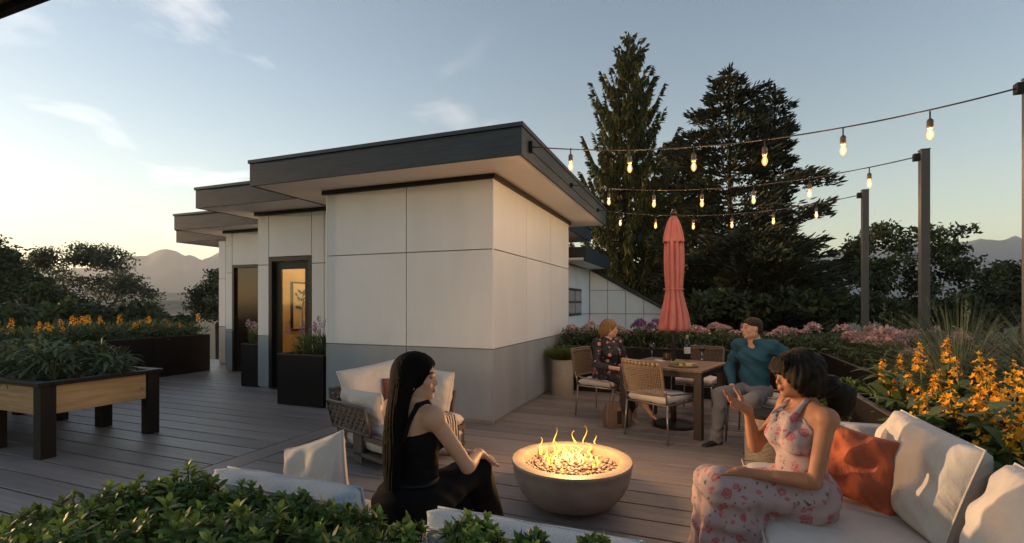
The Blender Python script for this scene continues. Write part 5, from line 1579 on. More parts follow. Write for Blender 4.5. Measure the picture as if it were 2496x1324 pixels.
# ornamental grasses
def grass_clump(x, y_, z, n, L0, L1, lab, seed, spread=.08, out=.55, matn='grass', wd=.006, droop=.5, seedheads=0, tone=(.6, 1.4)):
    rs = np.random.RandomState(seed)
    p = empty('ornamental_grass', (x, y_, z)); tag(p, lab, 'grass')
    a = rs.rand(n) * 6.283; r_ = spread * np.sqrt(rs.rand(n))
    b = np.stack([r_ * np.cos(a), r_ * np.sin(a), np.zeros(n)], -1)
    ov = out * rs.rand(n) ** .7
    d_ = unit(np.stack([np.cos(a) * ov, np.sin(a) * ov, np.ones(n)], -1) + rs.randn(n, 3) * .06)
    L = rs.uniform(L0, L1, n); dp = np.stack([np.cos(a) * ov * .5 * L, np.sin(a) * ov * .5 * L, -droop * L * ov * 1.1], -1)
    sd = unit(np.cross(d_, rdir(rs, n)))
    V, Q, C = strips(b, d_, sd, L, np.full(n, wd), (1, 1, .9, .8, .5, .1), dp, rcol(rs, n, *tone))
    o = mesh_np('blades', V, Q, M[matn], p, colors=C); o['kind'] = 'stuff'
    if seedheads:
        idx = rs.choice(n, seedheads, replace=False); parts = []
        for j in idx:
            tip = b[j] + d_[j] * L[j] + dp[j]; ax = unit((d_[j] * L[j] + 2 * dp[j])[None])[0]
            m = 26; s_ = rs.rand(m); q = tip[None] - ax[None] * (s_ * .14)[:, None]
            dd_ = unit(ax[None] + rs.randn(m, 3) * .45); parts.append(strips(q, dd_, unit(np.cross(dd_, rdir(rs, m))), np.full(m, .022), np.full(m, .006), (.4, 1, .2), np.zeros((m, 3)), rcol(rs, m, 1.2, 2.0)))
        V, Q, C = merge(parts); mesh_np('seed_heads', V, Q, M['grass'], p, colors=C)
    return p
grass_clump(2.05, 5.15, .68, 420, .45, .85, 'blue-green grass tuft right behind the orange flowers', 701, out=.7, seedheads=18)
grass_clump(1.85, 4.75, .68, 380, .35, .62, 'lower blue-grey grass tuft beside the planter rim', 702, out=.8)
grass_clump(2.35, 5.9, .68, 380, .5, .95, 'upright feathery grass beside the middle light post', 703, out=.45, seedheads=30)
grass_clump(2.6, 5.0, .68, 400, .5, .9, 'feathery grass right of the middle light post', 704, out=.5, seedheads=30)
grass_clump(2.3, 4.3, .68, 400, .6, 1.0, 'widely arching grass with pale seed heads at far right', 705, out=1.1, droop=.62, seedheads=26)
grass_clump(2.1, 6.6, .68, 300, .4, .8, 'small feathery grass behind the pink flowers on the right', 706, out=.5, seedheads=16)
grass_clump(POT1.x, POT1.y, .52, 1700, .16, .31, 'round tuft of fine green grass in the tall concrete pot', 707, spread=.12, out=.95, matn='grass_green', wd=.007, droop=.1, tone=(.8, 1.9))

# lavender pots
def lavender(c, r_, h, n, lab, matn, seed):
    rs = np.random.RandomState(seed)
    p = empty('lavender_plant', c); tag(p, lab, 'plant')
    leafy(p, 900 if r_ > .2 else 420, r_, .07, .16, .11, rs, 'leaf_bright', up=2.0, droop=.1, hgt=h * .55, tone=(.5, 1.2), profile=BLADE)
    mb = MB(); parts = []
    for i in range(n):
        a, q = rs.rand() * 6.28, r_ * math.sqrt(rs.rand()); hh = h * rs.uniform(.75, 1.15)
        t_ = np.array([q * 1.35 * math.cos(a), q * 1.35 * math.sin(a), hh]); mb.tube([(q * math.cos(a), q * math.sin(a), 0), tuple(t_)], .0022, 3, cap=False)
        m = 30; v = rdir(rs, m); qq = t_[None] + v * np.array([.016, .016, .038]); d_ = unit(v + rs.randn(m, 3) * .4)
        parts.append(strips(qq, d_, unit(np.cross(d_, rdir(rs, m))), np.full(m, .016), np.full(m, .011), (.5, 1, .4), np.zeros((m, 3)), rcol(rs, m, .7, 1.5, .2)))
    mb.build('stem', M['stem'], p)
    V, Q, C = merge(parts); mesh_np('blossom', V, Q, M[matn], p, colors=C)
lavender((-5.22, 5.68, .66), .36, .50, 38, 'bushy lavender with purple flower heads in front of the glass door', 'petal_purple', 801)
lavender((-7.28, 6.45, .68), .16, .42, 16, 'small pale lilac flowering plant in the far black planter', 'petal_pale', 802)

# round bush in the nook pot
rs = np.random.RandomState(31); p = empty('leafy_bush', NP + Vector((0, 0, .34))); tag(p, 'rounded leafy green bush in the round pot in the planter corner', 'bush')
n = 3200; v = rdir(rs, n, .3); q = v * (rs.uniform(.5, 1.05, n) ** .6 * .24)[:, None] * np.array([1, 1, .95]) + np.array([0, 0, .22])
d_ = unit(v + rs.randn(n, 3) * .6 + np.array([0, 0, .3])); L = rs.uniform(.03, .055, n)
V_, Q_, C_ = strips(q, d_, unit(np.cross(d_, rdir(rs, n))), L, L * .45, (.2, 1, .8, .1), np.zeros((n, 3)), rcol(rs, n, .6, 1.5))
o = mesh_np('foliage', V_, Q_, M['leaf_bright'], p, colors=C_); o['kind'] = 'stuff'
mb = MB()
for k in range(7): mb.tube([(0, 0, -.02), (rs.uniform(-.1, .1), rs.uniform(-.1, .1), .25)], .006, 4)
mb.build('stem', M['twig'], p)

# labels that single out the plants one can tell apart
ORD = 'first second third fourth fifth sixth seventh eighth ninth tenth eleventh twelfth thirteenth fourteenth fifteenth sixteenth seventeenth eighteenth nineteenth twentieth'.split()
ORD += ['twenty-' + w for w in ORD[:9]] + ['thirtieth', 'thirty-first', 'thirty-second']
def cam_px(o):
    x, y_ = o.location.x, o.location.y
    return (x * CC + y_ * SS) / (-x * SS + y_ * CC)
for grp, txt in (('orange flowers in the right planter', 'orange flower spike with broad leaves, %s from the left in the right planter'), ('herbs in the raised planting table', 'sage-green herb, %s from the left in the raised planting table'), ('purple-pink flowers', 'tall purple-pink flower head, %s from the left behind the blond woman')):
    for i, o in enumerate(sorted([o for o in col.objects if o.get('group') == grp], key=cam_px)): o['label'] = txt % ORD[i]
# ------------------------------------------------------------------ people: smooth fields turned into one continuous surface each
def smin(a, b, k):
    h = np.clip(.5 + .5 * (b - a) / k, 0, 1)
    return b * h + a * (1 - h) - k * h * (1 - h) if False else (a * (1 - (np.clip(.5 + .5 * (a - b) / k, 0, 1))) + b * np.clip(.5 + .5 * (a - b) / k, 0, 1) - k * np.clip(.5 + .5 * (a - b) / k, 0, 1) * (1 - np.clip(.5 + .5 * (a - b) / k, 0, 1)))


class Field:
    def __init__(s, lo, hi, vox):
        s.lo = np.array(lo, float); s.vox = vox
        s.n = (np.ceil((np.array(hi) - s.lo) / vox)).astype(int) + 1
        s.ax = [s.lo[i] + vox * np.arange(s.n[i]) for i in range(3)]
        s.v = np.full(tuple(s.n), .3, np.float32)
        s.c = np.zeros(tuple(s.n) + (0,), np.float32)
    def sub(s, lo, hi):
        i0 = np.clip(np.floor((np.array(lo) - s.lo) / s.vox).astype(int), 0, s.n - 1); i1 = np.clip(np.ceil((np.array(hi) - s.lo) / s.vox).astype(int) + 1, 1, s.n)
        sl_ = tuple(slice(a, b) for a, b in zip(i0, i1))
        X, Y, Z = np.meshgrid(*[s.ax[i][sl_[i]] for i in range(3)], indexing='ij', sparse=True)
        return sl_, X, Y, Z
    def op(s, sl_, d, k, mode='add'):
        if 0 in d.shape: return
        o = s.v[sl_]
        if mode == 'add': s.v[sl_] = smin(o, d, k)
        elif mode == 'cut': s.v[sl_] = -smin(-o, d, k)
    def cap(s, a, b, ra, rb, k=.02, mode='add', flat=None):
        a, b = np.array(a, float), np.array(b, float); m = max(ra, rb) + k + .03
        sl_, X, Y, Z = s.sub(np.minimum(a, b) - m, np.maximum(a, b) + m)
        ab = b - a; L2 = max(ab @ ab, 1e-9)
        t = np.clip(((X - a[0]) * ab[0] + (Y - a[1]) * ab[1] + (Z - a[2]) * ab[2]) / L2, 0, 1)
        d = np.sqrt((X - a[0] - t * ab[0]) ** 2 + (Y - a[1] - t * ab[1]) ** 2 + (Z - a[2] - t * ab[2]) ** 2) - (ra + (rb - ra) * t)
        s.op(sl_, d, k, mode)
    def ell(s, c, r, rot=None, k=.02, mode='add'):
        c, r = np.array(c, float), np.array(r, float); m = r.max() + k + .03
        sl_, X, Y, Z = s.sub(c - m, c + m)
        x, y, z = X - c[0], Y - c[1], Z - c[2]
        if rot is not None:
            R_ = np.array(rot)                      # columns = local axes
            x, y, z = (x * R_[0, 0] + y * R_[1, 0] + z * R_[2, 0]), (x * R_[0, 1] + y * R_[1, 1] + z * R_[2, 1]), (x * R_[0, 2] + y * R_[1, 2] + z * R_[2, 2])
        k0 = np.sqrt((x / r[0]) ** 2 + (y / r[1]) ** 2 + (z / r[2]) ** 2); k1 = np.sqrt((x / r[0] ** 2) ** 2 + (y / r[1] ** 2) ** 2 + (z / r[2] ** 2) ** 2)
        d = k0 * (k0 - 1) / np.maximum(k1, 1e-6)
        s.op(sl_, d, k, mode)
    def plane(s, p, n, k=.004):
        """keep the side the normal points away from"""
        n = np.array(n, float); n /= np.linalg.norm(n)
        X, Y, Z = np.meshgrid(*s.ax, indexing='ij', sparse=True)
        d = (X - p[0]) * n[0] + (Y - p[1]) * n[1] + (Z - p[2]) * n[2]
        s.v = np.maximum(s.v, d)
    def mesh(s):
        v = s.v; neg = v < 0
        nx, ny, nz_ = v.shape
        # cells with a sign change
        acc = np.zeros((nx - 1, ny - 1, nz_ - 1, 3), np.float32); cnt = np.zeros((nx - 1, ny - 1, nz_ - 1), np.float32)
        def edge(axis):
            sa = [slice(None)] * 3; sb = [slice(None)] * 3; sa[axis] = slice(0, -1); sb[axis] = slice(1, None)
            A, B = v[tuple(sa)], v[tuple(sb)]; ch = neg[tuple(sa)] != neg[tuple(sb)]
            idx = np.argwhere(ch); a_, b_ = A[ch], B[ch]; t = a_ / (a_ - b_)
            pos = idx.astype(np.float32); pos[:, axis] += t
            o = [i for i in range(3) if i != axis]
            for da in (0, -1):
                for db in (0, -1):
                    ci = idx.copy(); ci[:, o[0]] += da; ci[:, o[1]] += db
                    ok = (ci[:, o[0]] >= 0) & (ci[:, o[1]] >= 0) & (ci[:, 0] < nx - 1) & (ci[:, 1] < ny - 1) & (ci[:, 2] < nz_ - 1)
                    c = ci[ok]; np.add.at(acc, (c[:, 0], c[:, 1], c[:, 2]), pos[ok]); np.add.at(cnt, (c[:, 0], c[:, 1], c[:, 2]), 1)
            return idx, neg[tuple(sa)][ch]
        ed = [edge(i) for i in range(3)]
        act = cnt > 0
        ids = np.full(act.shape, -1, np.int64); ids[act] = np.arange(act.sum())
        V = (acc[act] / cnt[act][:, None]) * s.vox + s.lo
        Q = []
        for axis, (idx, na) in enumerate(ed):
            o = [i for i in range(3) if i != axis]
            ok = np.all(idx >= [1 if i in o else 0 for i in range(3)], 1) & (idx[:, 0] < nx - 1) & (idx[:, 1] < ny - 1) & (idx[:, 2] < nz_ - 1)
            i_, n_ = idx[ok], na[ok]
            def cid(da, db):
                c = i_.copy(); c[:, o[0]] += da; c[:, o[1]] += db; return ids[c[:, 0], c[:, 1], c[:, 2]]
            q = np.stack([cid(-1, -1), cid(0, -1), cid(0, 0), cid(-1, 0)], 1)
            fl = n_ if axis != 1 else ~n_
            q[~fl] = q[~fl][:, ::-1]
            Q.append(q)
        Q = np.concatenate(Q); Q = Q[(Q >= 0).all(1)]
        return V, Q


def smooth_mesh(V, Q, it=2, lam=.5):
    E_ = np.concatenate([Q[:, [0, 1]], Q[:, [1, 2]], Q[:, [2, 3]], Q[:, [3, 0]]])
    for _ in range(it):
        S_ = np.zeros_like(V); c = np.zeros(len(V))
        for a, b in ((0, 1), (1, 0)):
            np.add.at(S_, E_[:, a], V[E_[:, b]]); np.add.at(c, E_[:, a], 1)
        V = V + lam * (S_ / np.maximum(c, 1)[:, None] - V)
    return V


def skinmat(name, c, rough=.58):
    m = mat(name, c, rough, c2=tuple(x * .92 for x in c), nscale=18, attr=True, sss=.12, bump=.08, bscale=260, spec=.3)
    return m


def fabricmat(name, c, c2=None, rough=.85, bump=.1, **kw):
    return mat(name, c, rough, c2=c2, nscale=10, bump=bump, bscale=90, **kw)


def floralmat(name, basec, fcs, leafc, scale=14, rough=.75, fr=.36):
    """printed cloth: roses of three tones scattered with small leaves"""
    m = bpy.data.materials.new(name); m.use_nodes = True
    n, l = m.node_tree.nodes, m.node_tree.links
    p = n['Principled BSDF']; p.inputs['Roughness'].default_value = rough
    tcn = n.new('ShaderNodeTexCoord')
    nz_ = n.new('ShaderNodeTexNoise'); nz_.inputs['Scale'].default_value = scale * 1.6; nz_.inputs['Detail'].default_value = 3
    l.new(tcn.outputs['Object'], nz_.inputs['Vector'])
    wob = n.new('ShaderNodeVectorMath'); wob.operation = 'MULTIPLY_ADD'; wob.inputs[1].default_value = (.05, .05, .05)
    l.new(nz_.outputs['Color'], wob.inputs[0]); l.new(tcn.outputs['Object'], wob.inputs[2])
    def layer(sc_, r0, r1, prev, cols, thr):
        v = n.new('ShaderNodeTexVoronoi'); v.inputs['Scale'].default_value = sc_; l.new(wob.outputs[0], v.inputs['Vector'])
        mr = n.new('ShaderNodeMapRange'); mr.inputs['From Min'].default_value = r1; mr.inputs['From Max'].default_value = r0
        l.new(v.outputs['Distance'], mr.inputs['Value'])
        sp = n.new('ShaderNodeSeparateColor'); l.new(v.outputs['Color'], sp.inputs[0])
        gt = n.new('ShaderNodeMath'); gt.operation = 'GREATER_THAN'; gt.inputs[1].default_value = thr; l.new(sp.outputs[0], gt.inputs[0])
        mu = n.new('ShaderNodeMath'); mu.operation = 'MULTIPLY'; l.new(mr.outputs[0], mu.inputs[0]); l.new(gt.outputs[0], mu.inputs[1])
        # petals: rings inside the bloom
        wv_ = n.new('ShaderNodeMath'); wv_.operation = 'SINE'; ml = n.new('ShaderNodeMath'); ml.operation = 'MULTIPLY_ADD'; ml.inputs[1].default_value = 34; l.new(v.outputs['Distance'], ml.inputs[0]); l.new(nz_.outputs[0], ml.inputs[2]); l.new(ml.outputs[0], wv_.inputs[0])
        cr_ = n.new('ShaderNodeMix'); cr_.data_type = 'RGBA'; cr_.inputs['A'].default_value = (*cols[0], 1); cr_.inputs['B'].default_value = (*cols[1], 1)
        mr2 = n.new('ShaderNodeMapRange'); mr2.inputs['From Min'].default_value = -1; l.new(wv_.outputs[0], mr2.inputs['Value']); l.new(mr2.outputs[0], cr_.inputs['Factor'])
        mx_ = n.new('ShaderNodeMix'); mx_.data_type = 'RGBA'; l.new(mu.outputs[0], mx_.inputs['Factor']); l.new(prev, mx_.inputs['A']); l.new(cr_.outputs['Result'], mx_.inputs['B'])
        return mx_.outputs['Result']
    rgb = n.new('ShaderNodeRGB'); rgb.outputs[0].default_value = (*basec, 1)
    o = layer(scale * 2.1, .20, .26, rgb.outputs[0], (leafc, tuple(x * .6 for x in leafc)), .45)
    o = layer(scale, fr * .85, fr, o, fcs, .35)
    o = layer(scale * 1.5, fr * .6, fr * .7, o, (fcs[1], fcs[0]), .62)
    l.new(o, p.inputs['Base Color'])
    nb = n.new('ShaderNodeTexNoise'); nb.inputs['Scale'].default_value = 60; l.new(tcn.outputs['Object'], nb.inputs['Vector'])
    bp = n.new('ShaderNodeBump'); bp.inputs['Strength'].default_value = .1; bp.inputs['Distance'].default_value = .01; l.new(nb.outputs[0], bp.inputs['Height']); l.new(bp.outputs[0], p.inputs['Normal'])
    return m


A3 = lambda *v: np.array(v, float)


def rotm(yaw=0, pitch=0, roll=0):
    """columns: forward, left, up; pitch>0 looks down"""
    cy, sy = math.cos(yaw), math.sin(yaw); cp, sp = math.cos(pitch), math.sin(pitch)
    Rz = np.array([[cy, -sy, 0], [sy, cy, 0], [0, 0, 1]]); Ry = np.array([[cp, 0, sp], [0, 1, 0], [-sp, 0, cp]])
    cr, sr = math.cos(roll), math.sin(roll); Rx = np.array([[1, 0, 0], [0, cr, -sr], [0, sr, cr]])
    return Rz @ Ry @ Rx


def add_head(F_, C, R_, female, s=1.0):
    L = lambda f, l, u: C + R_ @ (A3(f, l, u) * s)
    E = lambda c, r, k, mode='add', ex=None: F_.ell(L(*c), A3(*r) * s, R_ if ex is None else R_ @ ex, k, mode)
    E((-.012, 0, .030), (.096, .075, .083), .02)
    E((.012, 0, -.010), (.078, .066, .088), .025)
    jw = .0 if female else .007
    E((.030, 0, -.062), (.050, .046 + jw, .040), .03)
    E((.070, 0, -.088), (.018, .020 + jw * .6, .016), .022)
    for l in (-1, 1):
        E((.006, l * (.046 + jw), -.060), (.028, .016, .026), .025)
        E((.058, l * .042, -.020), (.022, .018, .018), .022)            # cheeks
        E((.093, l * .031, .010), (.014, .016, .011), .010, 'cut')      # eye sockets
        E((.078, l * .031, .009), (.0135, .0145, .0115), .003)           # eyes
        E((.078, l * .030, .030), (.014, .022, .007), .012)             # brow ridge
        E((-.004, l * .075, -.004), (.017, .008, .028), .006, ex=rotm(l * .25, 0, 0))   # ears
        E((.094, l * .009, -.028), (.009, .007, .006), .006)            # nostril wings
    F_.cap(L(.084, 0, .016), L(.104 if female else .110, 0, -.022), .0075 * s, (.0088 if female else .0105) * s, .010)
    E((.088, 0, -.046), (.012, .020, .008), .010)
    E((.093, 0, -.0525), (.010, .022, .0052), .004)
    E((.091, 0, -.0625), (.010, .019, .0062), .005)


def head_color(V, C, R_, lip, brow, s=1.0, makeup=1.0):
    p = (V - C) @ R_ / s
    col_ = np.ones((len(V), 3))
    f, l, u = p[:, 0], np.abs(p[:, 1]), p[:, 2]
    def put(mask, c, a=1.0): col_[mask] = col_[mask] * (1 - a) + np.array(c) * a
    put((f > .084) & (((l / .023) ** 2 + ((u + .0575) / .0095) ** 2) < 1), lip)
    put((f > .06) & (np.abs(u - .031 - .006 * np.sin((l - .012) * 60)) < .0045) & (l > .014) & (l < .052), brow)
    e = ((l - .031) / .0165) ** 2 + ((u - .009) / .0078) ** 2
    put((f > .072) & (e < 1.35) & (u > .009), (.10, .07, .06), .9)
    put((f > .074) & (e < .85), (.6, .62, .66))
    put((f > .076) & (((l - .0315) / .0065) ** 2 + ((u - .009) / .0065) ** 2 < 1), (.10, .06, .04))
    ch = np.exp(-(((l - .042) / .02) ** 2 + ((u + .02) / .02) ** 2)) * (f > .03)
    col_ *= 1 - ch[:, None] * np.array([.0, .14, .12]) * makeup
    return col_


def add_hand(F_, wrist, d, n, side, curl=(.5, .5, .5, .5), s=1.0, spread=.12, thumb_out=.8):
    """d: direction of the fingers, n: palm normal (out of the palm), side: +1 thumb on d x n side"""
    d = d / np.linalg.norm(d); n = n - d * (n @ d); n = n / np.linalg.norm(n); t = np.cross(d, n) * side
    w = wrist
    F_.cap(w, w + d * .03 * s, .0235 * s, .026 * s, .02)
    for q in (-1, -.33, .33, 1):
        F_.cap(w + d * .02 * s + t * q * .012 * s, w + d * .085 * s + t * q * .029 * s, .013 * s, .0115 * s, .010)
    ln = (.078, .088, .082, .064)
    for i, q in enumerate((1, .36, -.3, -.95)):
        p = w + d * .085 * s + t * q * .030 * s; L = ln[i] * s; dirn = d + t * q * spread; dirn /= np.linalg.norm(dirn)
        c = curl[i]; r_ = (.0092, .0092, .0088, .0080)[i] * s
        for j, (f, cc) in enumerate(((.45, .45), (.32, 1.0), (.23, .7))):
            a = c * cc * 1.2; dirn = dirn * math.cos(a) + n * math.sin(a); dirn /= np.linalg.norm(dirn)
            q2 = p + dirn * L * f; F_.cap(p, q2, r_, r_ * .9, .003); p = q2; r_ *= .9
    p = w + d * .025 * s + t * .022 * s; dirn = d * .75 + t * thumb_out + n * .35; dirn /= np.linalg.norm(dirn)
    for j, (L, r_) in enumerate(((.045, .0125), (.034, .0105), (.027, .009))):
        q2 = p + dirn * L * s; F_.cap(p, q2, r_ * s, r_ * .92 * s, .006); p = q2; dirn = dirn + d * .35; dirn /= np.linalg.norm(dirn)


def person(spec):
    """spec in a local frame: x forward, y left, z up, origin on the deck under the pelvis"""
    sp = spec; fem = sp['female']; vox = sp.get('vox', .006); S = sp.get('scale', 1.0)
    J = {k: A3(*v) for k, v in sp['J'].items()}
    pts = np.array(list(J.values())); lo, hi = pts.min(0) - .24, pts.max(0) + .24; lo[2] = max(lo[2], -.03)
    B_ = Field(lo, hi, vox)
    pel, ch, nk, hd = J['pelvis'], J['chest'], J['neck'], J['head']
    up = (ch - pel) / np.linalg.norm(ch - pel)
    Rt = rotm(sp.get('chest_yaw', 0), sp.get('chest_pitch', 0)); Rp = rotm(sp.get('pelvis_yaw', 0))
    def torso(F_, e=0.0):
        F_.ell(pel + A3(0, 0, .03), A3(.105, .155 if fem else .15, .11) + e, Rp, .03)
        F_.ell(pel + (-.045 if fem else -.03) * Rp[:, 0] - A3(0, 0, .02), A3(.095, .15, .085) + e, Rp, .03)
        F_.ell(pel * .5 + ch * .5 + Rt[:, 0] * .01, A3(.088 if fem else .105, .115 if fem else .145, .14) + e, Rt, .05)
        F_.ell(ch, A3(.098 if fem else .118, .132 if fem else .165, .15) + e, Rt, .045)
        F_.ell(ch + Rt @ A3(-.01, 0, .085), A3(.075, .14 if fem else .17, .07) + e, Rt, .04)
        if fem:
            for l in (-1, 1): F_.ell(ch + Rt @ A3(.083, l * .063, -.01), A3(.05, .055, .055) + e, Rt, .03)
        else:
            for l in (-1, 1): F_.ell(ch + Rt @ A3(.07, l * .075, .035), A3(.05, .075, .055) + e, Rt, .04)
        for a in ('L', 'R'):
            F_.cap(nk + A3(0, 0, -.02), J['sh' + a], (.045 if fem else .055) + e, (.040 if fem else .052) + e, .03)
            F_.cap(ch + A3(0, 0, .06), J['sh' + a], .06 + e, (.042 if fem else .055) + e, .03)
    def uparm(F_, a, e=0.0, t=1.0):
        sh, el = J['sh' + a], J['el' + a]; q = sh + (el - sh) * t
        F_.ell(sh, A3(1, 1, 1) * ((.048 if fem else .060) + e), None, .02)
        F_.cap(sh, q, (.041 if fem else .052) + e, ((.041 if fem else .052) * (1 - t) + (.031 if fem else .04) * t) + e, .015)
    def loarm(F_, a, e=0.0, t=1.0):
        el, wr = J['el' + a], J['wr' + a]; q = el + (wr - el) * t
        F_.cap(el, q, (.032 if fem else .040) + e, (.022 if fem else .027) + e, .012)
        F_.cap(el + (wr - el) * .12, el + (wr - el) * min(t, .5), (.034 if fem else .042) + e, (.027 if fem else .034) + e, .015)
    def thigh(F_, a, e=0.0):
        F_.cap(J['hip' + a], J['kn' + a], (.080 if fem else .083) + e, (.054 if fem else .058) + e, .03)
    def shin(F_, a, e=0.0):
        kn, an = J['kn' + a], J['an' + a]
        F_.cap(kn, an, (.050 if fem else .054) + e, (.034 if fem else .038) + e, .02)
        bk = kn * .7 + an * .3; F_.cap(kn * .85 + an * .15 + (-.02) * Rp[:, 0], kn * .5 + an * .5 - .015 * Rp[:, 0], .045 + e, .036 + e, .03)
    torso(B_)
    B_.cap(nk + A3(0, 0, -.05), hd + A3(0, 0, -.02) - rotm(sp['hyaw'])[:, 0] * .02, .050 if fem else .062, .045 if fem else .056, .025)
    Rh = rotm(sp['hyaw'], sp.get('hpitch', 0), sp.get('hroll', 0))
    add_head(B_, hd, Rh, fem, sp.get('hs', 1.0))
    for a in ('L', 'R'):
        uparm(B_, a); loarm(B_, a); thigh(B_, a); shin(B_, a)
        an = J['an' + a]; fd = sp['foot' + a]; fd = A3(*fd) / np.linalg.norm(fd)
        if not sp.get('shoes'):
            B_.cap(an + A3(0, 0, -.02) - fd * .03, an + fd * .11 + A3(0, 0, -.055), .032, .024, .02)
            B_.cap(an + fd * .08 + A3(0, 0, -.055), an + fd * .165 + A3(0, 0, -.068), .026, .014, .015)
        h = sp['hand' + a]; wv_ = J['wr' + a]
        add_hand(B_, wv_, A3(*h['d']), A3(*h['n']), h['side'], h.get('curl', (.4, .45, .5, .55)), (.95 if fem else 1.08), h.get('spread', .12), h.get('thumb', .8))
    if sp.get('edit_body'): sp['edit_body'](B_, J, Rh, Rt)
    V, Q = B_.mesh(); V = smooth_mesh(V, Q, 1, .35)
    root = empty('person', sp['loc'], sp['yaw']); tag(root, sp['label'], 'person')
    body = mesh_np('body', V, Q, sp['skin'], root, smooth=True, colors=head_color(V, hd, Rh, sp.get('lip', (.95, .45, .42)), sp['brow'], sp.get('hs', 1.0)))
    for nm, fn, m, it in sp['cloth']:
        Fc = Field(lo - .04, hi + .04, vox)
        fn(Fc, dict(J=J, torso=torso, uparm=uparm, loarm=loarm, thigh=thigh, shin=shin, Rt=Rt, Rp=Rp, Rh=Rh, hd=hd, ch=ch, pel=pel, nk=nk, up=up))
        V, Q = Fc.mesh()
        if len(V) == 0: continue
        V = smooth_mesh(V, Q, it, .45)
        mesh_np(nm, V, Q, m, root, smooth=True)
    return root


def folds(F_, amp, f1, dirv, seed=0, lo=None):
    """wrinkle a cloth field: waves that run across dirv"""
    X, Y, Z = np.meshgrid(*F_.ax, indexing='ij', sparse=True); d = A3(*dirv); r5 = np.random.RandomState(seed)
    ph = r5.rand(4) * 6.28
    s_ = X * d[0] + Y * d[1] + Z * d[2]
    w = np.sin(s_ * f1 + 2.2 * np.sin(X * 9 + ph[0]) + 2 * np.sin(Z * 8 + ph[1]) + 1.5 * np.sin(Y * 11 + ph[2])) + .5 * np.sin(s_ * f1 * 2.1 + 2 * np.sin(Z * 13 + X * 7 + ph[3]))
    F_.v = F_.v + (amp * w).astype(np.float32)


def hair_strands(F_, amp, C, R_, f=95):
    X, Y, Z = np.meshgrid(*F_.ax, indexing='ij', sparse=True)
    x = (X - C[0]) * R_[0, 0] + (Y - C[1]) * R_[1, 0] + (Z - C[2]) * R_[2, 0]; y = (X - C[0]) * R_[0, 1] + (Y - C[1]) * R_[1, 1] + (Z - C[2]) * R_[2, 1]
    a = np.arctan2(y, x + .0)
    F_.v = F_.v + (amp * (np.sin(a * f * .35 + 3 * np.sin(Z * 14)) + .6 * np.sin(a * f * .8 + 4 * np.sin(Z * 9 + 1)))).astype(np.float32)


def hairmat(name, c, c2):
    return mat(name, c, .5, c2=c2, nscale=26, stretch=(3, 3, .35), detail=4, bump=.5, bscale=120, bstretch=(4, 4, .25), spec=.12)


def skull_hair(F_, g, th=.012, front=.045, low=-.02, kface=.012):
    """hair cap: swollen cranium with the face cut away"""
    Rh, hd = g['Rh'], g['hd']
    F_.ell(hd + Rh @ A3(-.014, 0, .033), A3(.099 + th, .078 + th, .086 + th), Rh, .01)
    F_.ell(hd + Rh @ A3(-.045, 0, -.02), A3(.066 + th, .068 + th, .075 + th), Rh, .03)


